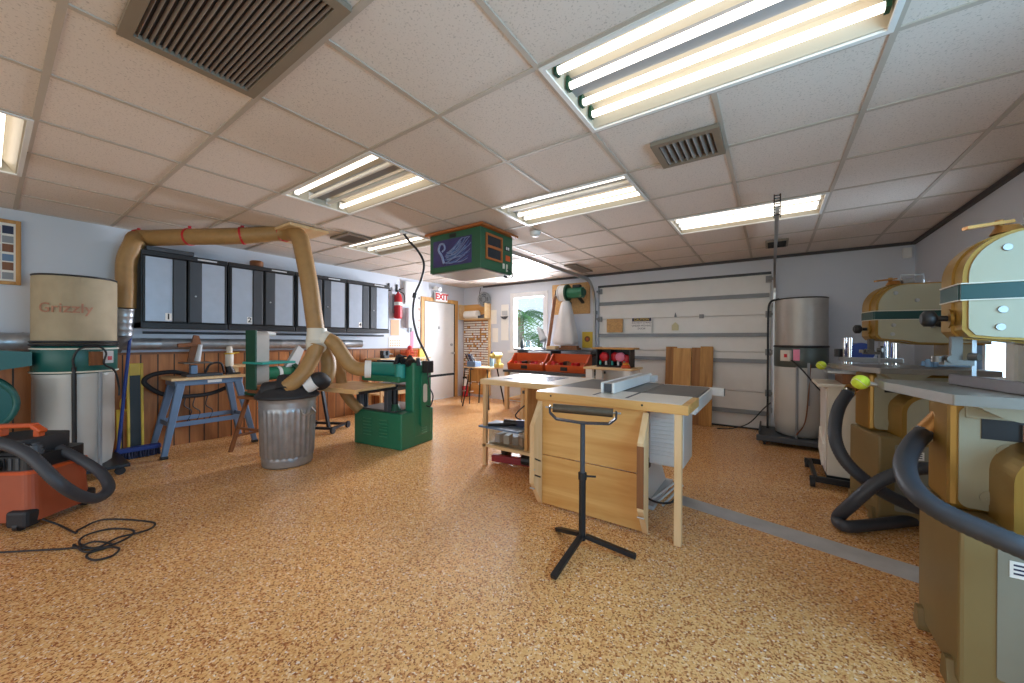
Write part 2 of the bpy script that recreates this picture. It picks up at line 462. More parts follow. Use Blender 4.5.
# exit door
d1 = MB().box(-5.735, 5.075, .01, -5.695, 5.90, 2.03).build('door_1', 'white', bevel=.003); struct(d1)
q = d1.location
def kid(mb, name, m, parent, off=None, **kw):
    """part given in world coordinates under a thing placed at `off`"""
    off = V(off) if off is not None else parent.location
    mb.xf(lambda p: p-off); return mb.build(name, m, parent, **kw)
kid(MB().cyl((-5.695, 5.82, .97), (-5.64, 5.82, .97), .012).sph((-5.63, 5.82, .97), .03), 'door_knob', 'steel', d1)
kid(MB().cyl((-5.695, 5.82, 1.15), (-5.672, 5.82, 1.15), .028), 'deadbolt', 'steel', d1)
kid(MB().cyl((-5.695, 5.45, 1.52), (-5.688, 5.45, 1.52), .012).cyl((-5.69, 5.45, 1.5), (-5.686, 5.45, 1.49), .02, n=3), 'peephole', 'darkgrey', d1)
kid(MB().box(-5.70, 5.90, .01, -5.69, 5.925, 2.03), 'weather_strip', 'black', d1)
b = MB(); b.box(LW-.02, 4.98, 0, LW+.025, 5.06, 2.12); b.box(LW-.02, 5.935, 0, LW+.025, 6.03, 2.12); b.box(LW-.02, 5.06, 2.04, LW+.025, 5.935, 2.12)
struct(b.build('trim_4', 'oak', bevel=.004))

# window in the back wall
b = MB()
b.frame('xz', wx0-.06, wz0-.05, wx1+.06, wz1+.06, .10, BW-.02, BW+.10, .08); b.box(wx0-.1, BW-.045, wz0-.08, wx1+.1, BW-.02, wz0-.03)
w1 = b.build('window_1', 'wallwhite', bevel=.004); struct(w1)
kid(MB().box(wx0+.03, BW+.06, wz0, wx1-.03, BW+.066, wz1), 'pane', 'glass', w1)
# window in the right wall
b = MB()
b.frame('yz', ry0-.06, rz0-.06, ry1+.06, rz1+.06, .11, RW-.02, RW+.10); b.box(RW-.015, 4.47, rz0+.05, RW+.095, 4.52, rz1-.05)
w2 = b.build('window_2', 'wallwhite', bevel=.004); struct(w2)
kid(MB().box(RW+.06, ry0+.03, rz0, RW+.066, 4.50, rz1), 'pane', 'glass', w2)
kid(MB().box(RW+.05, 4.52, rz0, RW+.075, ry1-.05, rz1), 'blind_panel', 'bluelight', w2)
# window out of the frame at right, and the fill opening added behind the camera
for nm, bx in (('window_3', (RW-.02, .05, .85, RW+.1, 1.75, 2.15)), ('fill_opening', (-4.95, FW-.1, 0, .95, FW+.02, 2.25))):
    x0, y0, z0, x1, y1, z1 = bx; b = MB()
    if nm == 'window_3':
        b.frame('yz', y0, z0, y1, z1, .06, x0, x1); b.box(x0+.01, .87, z0+.06, x1-.01, .93, z1-.06)
    else:
        b.frame('xz', x0, z0, x1, z1, .06, y0, y1); b.box(-2.1, y0+.01, z0+.06, -2.04, y1-.01, z1-.06)
    struct(b.build(nm, 'wallwhite'))

# garage door: four sections with steel struts
gd = MB().box(-2.52, BW+.09, 0, 0, BW+.11, 2.22).build('door_2', 'white'); struct(gd)
zs = [0.015, .53, 1.10, 1.63, 2.215]
for a, c in zip(zs, zs[1:]):
    kid(MB().box(-2.51, BW+.03, a, -.01, BW+.085, c-.006), 'door_section', 'white', gd, bevel=.004)
for z in (.24, .97, 1.345, 1.90):
    kid(MB().box(-2.50, BW+.0, z-.028, -.02, BW+.03, z+.028).box(-2.50, BW-.028, z-.028, -.02, BW, z-.018), 'strut', 'grey', gd)
kid(MB().box(-2.52, BW-.01, 2.19, 0, BW+.03, 2.222), 'top_rail', 'darkgrey', gd)
for z in (.53, 1.10, 1.63, 2.12):
    for x in (-2.49, -.03):
        kid(MB().box(x-.035, BW-.005, z-.045, x+.035, BW+.03, z+.045).cyl((x, BW-.02, z), (x+(.05 if x > -1 else -.05), BW-.02, z), .018), 'hinge', 'grey', gd)
kid(MB().box(-.90, BW-.0, 1.60, -.84, BW+.03, 1.66).cyl((-1.24, BW-.002, 1.63), (-1.24, BW-.002, 1.70), .02, .004), 'latch', 'grey', gd)
kid(MB().box(-2.5, BW+.0, 0, -.02, BW+.05, .018), 'bottom_seal', 'black', gd)

def track(name, label, x0, x1, zt, y_end):
    r = thing(name, label, 'door track', (x0, BW-.06, 0))
    pts = [(0, 0, 0), (0, 0, 1.85)]
    pts += [(0, -.38*(1-math.cos(t)), 1.85+(zt-1.85)*math.sin(t)) for t in [i/10*PI/2 for i in range(1, 11)]]
    pts += [(x1-x0, y_end-BW+.06, zt+.015)]
    b = MB()
    for a, c in zip(pts, pts[1:]):
        b.beam(a, c, .028, .052, up=(0, 1, 0) if abs(c[2]-a[2]) > abs(c[1]-a[1]) else (0, 0, 1))
    b.build('rail', 'steel', r)
    for z in (.3, 1.1, 1.75): MB().box(-.03, .0, z-.03, .03, .06, z+.03).build('bracket', 'grey', r)
    return r
tr = track('garage_door_track', 'galvanized door track rising along the left jamb of the garage door and under the ceiling', -2.56, -2.58, 2.30, 3.52)
b = MB(); b.beam((-.02, -2.62, 2.30), (-.02, -2.62, H), .03, .004, up=(0, 1, 0)); b.build('hanger', 'steel', tr)
tr = track('garage_door_track', 'galvanized door track beside the grey dust collector with perforated hanger at its end', .035, .035, 2.285, 3.62)
b = MB()
for i in range(8):                                                  # perforated angle: rungs and rails
    b.box(-.022, -2.56, 2.26+i*.022, .022, -2.556, 2.268+i*.022)
b.box(-.024, -2.56, 2.24, -.016, -2.552, H); b.box(.016, -2.56, 2.24, .024, -2.552, H)
b.build('hanger', 'blacksteel', tr)

# fluorescent troffers
FL = ['recessed ceiling light with four lit tubes, largest, above the table saw',
      'recessed ceiling light just right of the hanging green box',
      'recessed ceiling light with two middle tubes out, left of the hanging green box',
      'recessed ceiling light farthest left toward the wall cabinets, behind the hanging cord',
      'recessed ceiling light nearest the garage door, crossed by the track hanger',
      'recessed ceiling light cut off at the left edge near the framed poster']
for (k, m, lit, _), lab in zip(FIX, FL):
    x0, x1, y0, y1 = gx(k), gx(k+2), gy(m), gy(m+1); cx, cy = (x0+x1)/2, (y0+y1)/2
    r = thing('ceiling_light', lab, 'ceiling light', (cx, cy, H), 0, 'fluorescent ceiling lights')
    hx, hy = .605, .30
    b = MB(); 
    b.prism([(-hy, .004), (-hy+.03, .004), (-hy+.09, .09), (-hy+.09, .11), (-hy, .11)], 'yz', -hx+.02, hx-.02); b.prism([(hy, .004), (hy, .11), (hy-.09, .11), (hy-.09, .09), (hy-.03, .004)], 'yz', -hx+.02, hx-.02); b.box(-hx+.02, -hy+.09, .09, hx-.02, hy-.09, .11)
    b.box(-hx, -hy, .004, -hx+.02, hy, .11); b.box(hx-.02, -hy, .004, hx, hy, .11)
    b.build('housing', 'reflector', r)
    MB().prism([(-.05, .09), (-.035, .05), (.035, .05), (.05, .09)], 'yz', -hx+.02, hx-.02).build('ballast_cover', 'grey', r)
    b = MB(); rim = .022
    b.frame('xy', -hx, -hy, hx, hy, rim, -.006, .004)
    b.build('rim', 'white', r)
    for t, y in zip(lit, (-.195, -.075, .075, .195)):
        MB().cyl((-hx+.03, y, .035), (hx-.03, y, .035), .0165, n=14).build('tube', 'tube' if t else 'tubeoff', r)
        for sx in (-1, 1): MB().box(sx*(hx-.035)-.008, y-.02, .018, sx*(hx-.035)+.008, y+.02, .075).build('socket', 'greendark' if k == 0 and m == 0 else 'white', r)

# vents
def vent(label, x0, y0, x1, y1, slats, along='X', m='grey'):
    cx, cy = (x0+x1)/2, (y0+y1)/2; hx, hy = (x1-x0)/2, (y1-y0)/2
    r = thing('ceiling_vent', label, 'vent', (cx, cy, H-.012), 0, 'ceiling vents')
    w = .04 if hx > .15 else .02
    b = MB(); b.frame('xy', -hx, -hy, hx, hy, w, -.01, .012)
    b.build('frame', 'ventframe', r)
    MB().box(-hx+.01, -hy+.01, .008, hx-.01, hy-.01, .012).build('backing', 'black', r)
    for i in range(slats):
        t = (i+.5)/slats
        if along == 'X': y = -hy+w+(2*hy-2*w)*t; c, sz, ro = (0, y, 0), (2*hx-2*w, .003, (2*hy-2*w)/slats*.62), (.45, 0, 0)
        else: x = -hx+w+(2*hx-2*w)*t; c, sz, ro = (x, 0, 0), (.003, 2*hy-2*w, (2*hx-2*w)/slats*.8), (0, .7, 0)
        MB().obox(c, sz, ro).build('slat', m, r)
    return r
M['ventframe'] = mat('grille frame', '#857868', .5, vary=.05)
M['ventbrown'] = mat('return grille', '#8a7d74', .5, .1, vary=.04)
vent('large brown louvred return grille in the upper left of the ceiling', -2.055, .285, -1.225, .745, 20, 'X', 'ventbrown')
vent('square grey supply grille between the four-tube light and the next light', -.60, 2.28, -.235, 2.63, 8, 'Y', 'ventbrown')
vent('dark supply grille left of the hanging cord near the cabinets', -4.17, 2.28, -3.80, 2.58, 6, 'X', 'ventbrown')
vent('small narrow vent in the ceiling near the wall blower', -2.66, 5.2, -2.46, 5.86, 8, 'X', 'ventbrown')
vent('small black vent behind the right garage door track', -.06, 5.25, .16, 5.6, 4, 'X', 'blacksteel')
r = thing('smoke_detector', 'round white smoke detector on the ceiling right of the green box', 'smoke detector', (-2.11, 3.44, H))
MB().lathe([(.0, -.045), (.04, -.045), (.055, -.03), (.06, 0)], n=24).build('body', 'white', r); MB().lathe([(0, -.05), (.02, -.05), (.022, -.044)], n=16).build('sensor', 'lightgrey', r)

# ------------------------------------------------------------------ outside
b = MB(); b.box(-30, -30, -.6, 30, 30, -.14); o = b.build('ground', 'lawn'); struct(o)
def palm(name, label, x, y, h, n, seed):
    rr = random.Random(seed)
    r = thing(name, label, 'palm tree', (x, y, -.14))
    P = [V((.05*math.sin(i*.7), .03*i/8, h*i/8)) for i in range(9)]
    MB().tube(resample(smooth_path(P, 5), .06), lambda t: .14-.05*t+(.012 if int(t*60) % 2 else 0), 12).build('trunk', 'trunk', r)
    for i in range(n):
        a = 2*PI*i/n+rr.uniform(-.2, .2); up = rr.uniform(.1, 1.1); L = rr.uniform(.95, 1.3)
        b = MB(); base = V((.05*math.sin(5.6), .03, h)); d = V((math.cos(a), math.sin(a), 0)); side = V((-d.y, d.x, 0))
        mid = [base+d*(L*t)+V((0, 0, up*t-1.3*t*t)) for t in [j/14 for j in range(15)]]
        b.tube(mid, lambda t: .012*(1-.7*t), 5)
        for j in range(2, 15):
            l = .34*math.sin(PI*min(1, j/15+.12))+.05
            for sg in (-1, 1):
                p = mid[j]; e = p+side*(sg*l)+d*(.25*l)-V((0, 0, .45*l)); w = d*.011
                b.add([p-w, p+w, (p+e)/2+w*1.2+V((0, 0, .03)), e, (p+e)/2-w*1.2+V((0, 0, .03))], [(0, 1, 2, 3, 4)])
        b.build('frond', 'leaf', r)
palm('palm_tree', 'palm tree seen through the window beside the workbench', -5.72, 8.6, 2.05, 13, 3)
palm('palm_tree', 'smaller palm low in the window behind the workbench', -6.6, 11.2, 1.5, 12, 8)
def shrub(name, label, c, r_, seed, m='leaf'):
    rr = random.Random(seed); b = MB(); b.sph((0, 0, 0), 1.0, 28, 18)
    b.xf(lambda p: V(c)+V((p.x*r_[0], p.y*r_[1], p.z*r_[2]))*(1+.16*math.sin(9*p.x+3*p.y)*math.sin(8*p.z+4*p.x)+rr.uniform(-.09, .09)))
    for i in range(700):
        t, u = rr.uniform(0, 2*PI), rr.uniform(-.4, 1); s_ = math.sqrt(max(0, 1-u*u))
        p = V(c)+V((r_[0]*s_*math.cos(t), r_[1]*s_*math.sin(t), r_[2]*u))*rr.uniform(.95, 1.1); l = rr.uniform(.06, .14); a = rr.uniform(0, 6.3)
        e = V((math.cos(a), math.sin(a), rr.uniform(-.4, .6)))*l; w = e.cross(V((0, 0, 1))).normalized()*l*.3
        b.add([p-e, p+w, p+e, p-w], [(0, 1, 2, 3)])
    return tag(b.build(name, m), label, 'shrub')
shrub('garden_bush', 'round green bush low outside the workbench window', (-5.3, 10.0, .35), (.9, .5, .55), 4)
shrub('garden_bush', 'leafy green bush outside the side window behind the lattice', (3.9, 11.6, .55), (1.0, 1.6, 1.0), 5)
b = MB()                                                            # white lattice fence outside the right window
r = thing('garden_fence', 'white lattice fence outside the side window', 'fence', (2.6, 7.0, -.14))
for i in range(50):
    for sg in (-1, 1):
        y0 = -3.2+i*.13
        b.beam((sg*.006, y0, .2), (sg*.006, y0+sg*1.9, 2.1), .006, .028, up=(1, 0, 0))
b.build('lattice', 'white', r)
for y in (-2.4, 0, 2.4): MB().box(-.05, y-.04, 0, -.012, y+.04, 2.2).build('fence_post', 'white', r)
# ================================================================== LEFT WALL
def picture():
    r = thing('framed_poster', 'brown framed poster of small photographs on the left wall', 'picture', (LW, -.10, 1.735))
    b = MB()
    b.frame('yz', 0, 0, .29, .59, .03, .002, .03)
    b.build('frame', 'oak', r, bevel=.004)
    MB().box(.002, .03, .03, .012, .26, .56).build('mat_board', 'paper', r)
    rr = random.Random(3); cs = ['navy', 'darkgrey', 'brownwood', 'red', 'lightgrey', 'bluesteel', 'peach', 'trunk']; cs = ['navy', 'darkgrey', 'brownwood', 'bluesteel', 'lightgrey', 'black', 'grey', 'red']
    for i in range(3):
        for j in range(6):
            y, z = .042+i*.072, .048+j*.083
            MB().box(.012, y, z, .015, y+.062, z+.062+.01*((i+j) % 2)).build('photograph', cs[rr.randrange(8)], r)
picture()

def cabinets():
    ys = [.93, 1.69, 2.46, 3.215, 4.0]
    labs = ['wall cabinet numbered 1 with silver and black doors, nearest the tan hose elbow', 'wall cabinet numbered 2 with silver and black doors, second from the left',
            'wall cabinet numbered 3 with silver and black doors, partly behind the tan hose', 'wall cabinet numbered 4 with silver and black doors, beside the red extinguisher']
    for i in range(4):
        y0, y1 = ys[i], ys[i+1]-.012; w = y1-y0; zb, hh, d = 1.36, .82, .345
        r = thing('wall_cabinet', labs[i], 'cabinet', (LW, y0, zb), 0, 'numbered wall cabinets')
        b = MB(); b.box(0, 0, 0, d-.02, .018, hh); b.box(0, w-.018, 0, d-.02, w, hh); b.box(0, 0, hh-.05, d, w, hh); b.box(0, 0, 0, d, w, .06); b.box(0, 0, 0, .012, w, hh)
        b.build('carcass', 'black', r, bevel=.003)
        m = w/2
        for s in (0, 1):
            a, c = (.012, m-.006) if s == 0 else (m+.006, w-.012)
            dr = MB().box(d-.02, a, .065, d+.002, c, hh-.055).build('door', 'black', r, bevel=.003)
            sw = (c-a)*.60; p0, p1 = (a+.02, a+.02+sw) if s == 0 else (c-.02-sw, c-.02)
            MB().box(d+.002, p0, .075, d+.007, p1, hh-.065).build('silver_panel', 'panel', dr)
            e0, e1 = (p1+.008, c-.012) if s == 0 else (a+.012, p0-.008)
            MB().box(d+.002, e0, .075, d+.014, e1, hh-.065).build('dark_panel', 'darkgrey', dr, bevel=.004)
            if s == 1: MB().cyl((d+.014, (e0+e1)/2, hh*.45), (d+.022, (e0+e1)/2, hh*.45), .009).build('lock', 'steel', dr)
            else:
                lp = MB().box(d+.007, p1-.058, .085, d+.009, p1-.006, .165).build('number_label', 'paper', dr)
                MB().text(str(i+1), .085, TM((d+.0095, p1-.032, .125), ROT_LEFTWALL), .001, bold=.002).build('number', 'black', lp)
        MB().box(d, w*.62, hh-.035, d+.004, w*.86, hh-.018).build('badge', 'lightgrey', r)
M['panel'] = mat('silver panel', '#a9b2bf', .4, .35, vary=.06, scale=12)
M['belt'] = M['filtergrey']
cabinets()
b = MB(); b.lathe([(0, 0), (.07, 0), (.075, .02), (.075, .075), (.06, .085), (0, .085)], (-5.5, 2.03, 2.18), 20)
tag(b.build('tape_roll', 'brownwood'), 'brown round tin standing on top of the second wall cabinet', 'tin')
b = MB(); b.box(-5.62, .97, 2.181, -5.36, 1.36, 2.225); tag(b.build('storage_board', 'darkgrey', bevel=.004), 'flat dark board lying on top of cabinet 1', 'board')

# galvanized duct run and conduit under the cabinets
r = thing('galvanized_duct', 'galvanized metal duct running under the wall cabinets', 'duct', (LW+.112, .70, 1.19))
def ribs(p0, p1, r0, step=.09):
    b = MB(); d = (V(p1)-V(p0)); L = d.length; d.normalize(); n = int(L/step); P = []
    for i in range(n+1):
        for s in (-.008, 0, .008): P.append((V(p0)+d*(i*L/n+s), r0*(1.035 if s == 0 else 1)))
    K = len(P); b.tube([p for p, _ in P], lambda t: P[int(round(t*(K-1)))][1], 18); return b
ribs((0, .12, 0), (0, 2.9, -.01), .062, .3).build('pipe', 'galv', r)
ribs((0, -1.5, .02), (0, -.13, .02), .085, .12).build('flexible_pipe', 'galv', r)
b = MB(); b.tube(smooth_path([(0, -.13, .02), (0, 0, .02), (0, .13, 0)], 6), .095, 18); b.cyl((0.02, .11, .0), (.13, .115, .12), .075); b.build('tee_fitting', 'galv', r)
ribs((.14, .115, .10), (.19, .118, .36), .075, .06).build('collar', 'galv', r)
b = MB(); b.tube([(LW+.03, 1.0, 1.315), (LW+.03, 4.1, 1.32)], .014, 8); tag(b.build('conduit', 'darkgrey'), 'thin dark conduit along the wall right below the cabinets', 'conduit')

# tan flexible hose overhead
r = thing('flexible_hose', 'tan flexible hose running along the ceiling and down to the white fitting above the can', 'hose', (-5.3, .9, 0))
off = V((-5.3, .9, 0))
A = [(-5.46, .83, 1.56), (-5.46, .835, 1.8), (-5.46, .84, 2.05), (-5.44, .89, 2.24), (-5.56, 0.938, 2.325), (-5.434, 1.024, 2.325), (-5.021, 1.213, 2.315), (-4.531, 1.521, 2.32), (-4.303, 1.847, 2.393), (-4.043, 1.87, 2.325), (-3.968, 1.886, 2.151), (-3.895, 1.911, 1.838), (-3.86, 1.935, 1.55), (-3.834, 1.953, 1.344)]
kid(MB().hose(A, .080, .045, .022, 18), 'overhead_run', 'hosetan', r)
for p, q in ((A[4], A[5]), (A[6], A[7]), (A[7], A[8]), (A[8], A[9])):
    m = V(p)*.95+V(q)*.05; d = (V(q)-V(p)).normalized()
    b = MB(); b.cyl(m-d*.010, m+d*.010, .090, n=18); b.box(m.x-.012, m.y-.012, m.z+.08, m.x+.012, m.y+.012, H-.002)
    kid(b, 'red_strap', 'red', r)
Yp = V((-3.825, 1.959, 1.272))
b = MB(); b.cyl(Yp+V((0, 0, .09)), Yp+V((0, 0, .0)), .092, .095); b.tube(smooth_path([Yp+V((0, 0, .03)), Yp+V((-.01, -.01, -.06)), V((-3.784, 1.939, 1.15))], 5), .09, 18); b.tube(smooth_path([Yp+V((0, 0, .03)), V((-3.794, 2.005, 1.262)), V((-3.77, 2.034, 1.242))], 5), .085, 16)
kid(b, 'wye_fitting', 'offwhite', r)
kid(MB().hose([(-3.784, 1.939, 1.19), (-3.784, 1.889, 1.06), (-3.787, 1.813, 0.924), (-3.805, 1.728, 0.831), (-3.847, 1.674, 0.784)], .072, .045, .022, 16), 'left_branch', 'hosetan', r)
kid(MB().hose([(-3.786, 2.011, 1.262), (-3.72, 2.081, 1.211), (-3.67, 2.14, 1.096), (-3.62, 2.2, 0.98), (-3.56, 2.266, 0.937), (-3.491, 2.314, 0.938)], .072, .045, .022, 16), 'planer_branch', 'hosetan', r)
kid(MB().hose([(-3.842, 2.02, 1.21), (-3.887, 2.098, 1.081), (-3.869, 2.11, 0.942), (-3.845, 2.066, 0.83), (-3.847, 2.003, 0.783)], .072, .045, .022, 16), 'rear_branch', 'hosetan', r)
kid(MB().hose([(-4.124, 2.237, 1.185), (-4.175, 2.348, 1.055), (-4.183, 2.415, 0.863), (-4.172, 2.447, 0.67), (-4.103, 2.495, 0.528), (-4.005, 2.563, 0.409)], .06, .05, .022, 14), 'floor_branch', 'hosetan', r)
kid(MB().cyl((-3.509, 2.302, 0.937), (-3.474, 2.35, 0.936), .092, .092), 'white_coupling', 'white', r)
kid(MB().cyl((-3.831, 1.685, 0.794), (-4.02, 1.577, 0.742), .066, .088), 'black_cone', 'rubber', r)
kid(MB().cyl((-3.758, 1.907, 0.828), (-3.812, 1.845, 0.78), .078, .08), 'white_cuff', 'white', r)
kid(MB().tube(smooth_path([(-3.785, 1.9, 0.817), (-3.765, 1.951, 0.834), (-3.792, 2.006, 0.797)], 5), .084, 16), 'black_elbow', 'rubber', r)
b = MB(); b.box(-4.75, 1.75, H-.03, -3.95, 2.15, H-.004); tag(b.build('hanger_board', 'pine', bevel=.003), 'flat tan board fixed to the ceiling above the tan hose', 'board')

# ------------------------------------------------------------------ dust collector with tan filter (left)
r = thing('dust_collector', 'dust collector with tan pleated filter drum, green ring and pale bag by the left wall', 'dust collector', (-5.13, .47, 0), .0)
b = MB(); b.box(-.30, -.55, .07, .30, .30, .10); b.build('base_plate', 'blacksteel', r, bevel=.005)
for x, y in ((.25, .24), (-.25, .24), (.25, -.48), (-.25, -.48)):
    b = MB(); b.cyl((x-.015, y, .035), (x+.015, y, .035), .035); b.box(x-.02, y-.02, .035, x+.02, y+.02, .07); b.build('caster', 'rubber', r)
for a in (.5, 2.4, 4.3):
    MB().cyl((.25*math.cos(a), .25*math.sin(a), .1), (.25*math.cos(a), .25*math.sin(a), .95), .014).build('support_leg', 'grey', r)
MB().lathe([(.19, .10), (.215, .12), (.235, .3), (.24, .6), (.24, .9), (.246, .935), (.235, .95)], n=40, flute=lambda t, z: .012*math.sin(5*t+z*4)+.008*math.sin(11*t-z*7)).build('collection_bag', 'bag', r)
rg = MB().lathe([(.248, .94), (.256, .95), (.256, 1.16), (.248, 1.175), (.2, 1.185)], n=40).build('ring_housing', 'tealdark', r)
for z in (.955, 1.155): MB().torus((0, 0, z), .258, .008, n=40).build('ring_band', 'offwhite', rg)
fl = MB().lathe([(.245, 1.20), (.25, 1.22), (.25, 1.765), (.245, 1.785), (0, 1.79)], n=120, flute=lambda t, z: (.012 if int(round(t/(2*PI)*120)) % 2 else -.006) if 1.21 < z < 1.78 else 0).build('filter_drum', 'filter', r)
for z, rr_, w_ in ((1.19, .256, .011), (1.215, .256, .011), (1.783, .248, .008)): MB().torus((0, 0, z), rr_, w_, n=48).build('clamp_band', 'black', fl)
b = MB(); b.text('Grizzly', .115, Matrix.Identity(4), .001, bold=.001)
th0 = math.atan2(-.47+.0, 5.13)-.26
b.xf(lambda p: V(((.2595+p.z)*math.cos(th0+p.x/.255), (.2595+p.z)*math.sin(th0+p.x/.255), 1.50+p.y))); b.build('lettering', 'redink', fl)
b = MB(); b.cyl((.252, -.035, 1.0), (.246, -.03, .15), .015); b.build('black_strap', 'black', r)
b = MB(); a0 = .30; b.obox((.275*math.cos(.62), .275*math.sin(.62), 1.08), (.05, .07, .11), (0, 0, .62)); sw = b.build('switch_box', 'lightgrey', r, bevel=.005)
MB().obox((.302*math.cos(.62), .302*math.sin(.62), 1.07), (.006, .03, .035), (0, 0, .62)).build('switch', 'red', sw)
MB().obox((.27*math.cos(.35), .27*math.sin(.35), 1.07), (.02, .09, .12), (0, 0, .35)).build('wood_block', 'brownwood', r)
b = MB(); b.tube(smooth_path([(.262, -.035, .98), (.275, -.04, 1.08), (.285, .0, 1.16), (.27, .10, 1.175), (.26, .15, 1.12), (.255, .14, 1.02), (.22, .21, .95), (.19, .24, .8), (.20, .24, .72)], 8), .008, 8); b.build('cable', 'black', r)
b = MB(); b.prism([(-.56, 1.165), (-.25, 1.13), (-.25, 1.02), (-.56, .96)], 'yz', -.10, .16); b.build('inlet_funnel', 'tealdark', r, bevel=.01)
b = MB(); b.cyl((.05, -.54, .74), (.33, -.54, .74), .22, n=36); b.torus((.05, -.54, .74), .21, .02, 'X'); b.torus((.33, -.54, .74), .21, .02, 'X'); b.build('blower', 'tealdark', r)
b = MB(); b.box(-.2, -.7, .10, .25, -.38, .5); b.build('blower_stand', 'blacksteel', r, bevel=.01)

# push broom
r = thing('push_broom', 'blue handled push broom with blue bristles standing against the pine wall', 'broom', (-5.42, .92, 0))
off = r.location
hb, ht = V((-5.42, 0.774, 0.257)), V((-5.5, 0.892, 1.548))
hb.z = .10
dd = (ht-hb).normalized()
kid(MB().cyl(hb, ht-dd*.10, .014), 'handle', 'blue', r); kid(MB().cyl(ht-dd*.10, ht, .017).sph(ht, .018), 'grip', 'yellow', r)
MB().box(-.06, -.165, .07, .02, .175, .115).build('block', 'blue', r, bevel=.008)
b = MB(); rr = random.Random(2)
for i in range(16):
    for j in range(4):
        x, y = -.05+j*.02, -.155+i*.021; b.cyl((x+.0, y, .072), (x+rr.uniform(-.01, .012), y+rr.uniform(-.006, .006), .003), .008, .011, 6)
b.build('bristles', 'navy', r)
# yellow framed panel leaning on the wall
r = thing('folding_stand', 'yellow framed black panel leaning on the pine wall behind the broom', 'stand', (-5.58, .925, 0)); r.rotation_euler = (0, -.06, 0)
b = MB(); b.frame('yz', -.064, 0, .064, .98, .022, 0, .035, .05, .13); b.build('frame', 'yellow', r, bevel=.004)
MB().box(.01, -.042, .05, .022, .042, .85).build('panel', 'black', r)
b = MB(); b.tube(smooth_path([(.02, -.064, .62), (.02, -.10, .60), (.02, -.105, .52), (.02, -.064, .48)], 5), .01, 8); b.build('carry_handle', 'yellow', r)
MB().box(-.0, -.14, .0, .02, -.105, .5).build('folded_leg', 'yellow', r, bevel=.003)

# ------------------------------------------------------------------ blue steel bench with its tools
r = thing('steel_bench', 'blue grey steel leg bench with wooden top against the pine wall', 'bench', (-5.37, 1.47, 0))
MB().box(-.22, -.345, .795, .20, .345, .822).build('top', 'pine', r, bevel=.004)
MB().box(-.19, -.31, .735, .17, .31, .795).build('apron', 'bluesteel', r, bevel=.006)
MB().box(.171, -.03, .755, .174, .10, .785).build('label_plate', 'white', r)
ft = {}
for i, (sx, sy) in enumerate(((1, -1), (1, 1), (-1, -1), (-1, 1))):
    t, f = V((sx*.15, sy*.26, .76)), V((sx*.24, sy*.41, .02)); ft[(sx, sy)] = (t, f)
    lg = MB().beam(t, f, .075, .05, (1, 0, 0), .05, .04).build('leg', 'bluesteel', r, bevel=.008)
    MB().box(f.x-.03, f.y-.03, 0, f.x+.03, f.y+.03, .03).build('foot', 'black', lg, bevel=.006)
lp = lambda k, z: ft[k][0].lerp(ft[k][1], (.76-z)/.74)
for a, c in (((1, -1), (1, 1)), ((-1, -1), (-1, 1)), ((1, -1), (-1, -1)), ((1, 1), (-1, 1))):
    MB().beam(lp(a, .33), lp(c, .33), .012, .05).build('stretcher', 'bluesteel', r, bevel=.003)
r = thing('scroll_saw', 'small bench saw with upright arm on the left of the blue grey bench', 'saw', (-5.36, 1.40, .822))
MB().box(-.10, -.13, 0, .10, .20, .03).build('base', 'darkgrey', r, bevel=.006)
MB().box(-.02, -.08, .03, .05, -.02, .13).build('pedestal', 'bluesteel', r, bevel=.006)
MB().obox((.02, -.03, .155), (.22, .26, .014)).build('table', 'castiron', r, bevel=.003)
b = MB(); b.prism([(-.10, .17), (-.02, .17), (.02, .36), (.0, .46), (-.045, .47), (-.07, .33)], 'yz', -.02, .02); b.build('arm', 'brownwood', r, bevel=.006)
MB().obox((0, -.10, .355), (.045, .17, .045), (.06, 0, 0)).build('upper_arm', 'brownwood', r, bevel=.008)
MB().cyl((.03, -.02, .17), (.03, .01, .36), .028, .02).build('blade_guard', 'lightgrey', r)
b = MB(); b.tube(smooth_path([(.0, .06, .03), (.03, .1, .13), (.03, .2, .14), (.0, .24, .03)], 5), .012, 8); b.build('handle', 'black', r)
r = thing('shop_canister', 'pale upright canister with yellow collar on the right of the blue grey bench', 'canister', (-5.38, 1.70, .822))
b = MB(); b.cyl((0, .02, 0), (0, -.01, .10), .05, .035); b.box(-.05, -.05, 0, .05, .10, .02); b.build('foot', 'black', r)
MB().lathe([(.03, .09), (.042, .11), (.042, .24), (.03, .26), (.032, .30), (.028, .335), (0, .34)], n=20).build('cup', 'offwhite', r)
MB().torus((0, 0, .25), .043, .009).cyl((.0, .03, .25), (.0, .10, .26), .008).build('collar', 'yellow', r)
b = MB(); b.box(-5.62, 1.72, .90, -5.36, 1.96, .93); b.box(-5.58, 1.74, .822, -5.55, 1.80, .9); b.box(-5.42, 1.74, .822, -5.39, 1.80, .9); b.box(-5.55, 1.76, .822, -5.42, 1.775, .9)
tag(b.build('wooden_rest', 'pine', bevel=.003), 'low pale wooden rest at the right end of the bench against the pine wall', 'board')
r = thing('coiled_hose', 'dark hose looped behind the blue grey bench against the pine wall', 'hose', (-5.62, 1.1, .7))
b = MB(); b.tube(smooth_path([(0.04, .70, -.03), (0.04, .45, -.12), (0.04, .1, -.10), (.05, -.10, .05), (.04, -.06, .14), (0.04, .12, .17), (.04, .28, .12)], 8), .024, 10); b.build('loop', 'rubber', r)
for y, z in ((.25, -.1), (.33, -.12), (.45, -.12)):
    b = MB(); b.tube(smooth_path([(.05, y, z), (.07, y-.03, z-.12), (.05, y+.04, z-.2), (.05, y, z-.32)], 6), .006, 6); b.build('loose_cord', 'black', r)

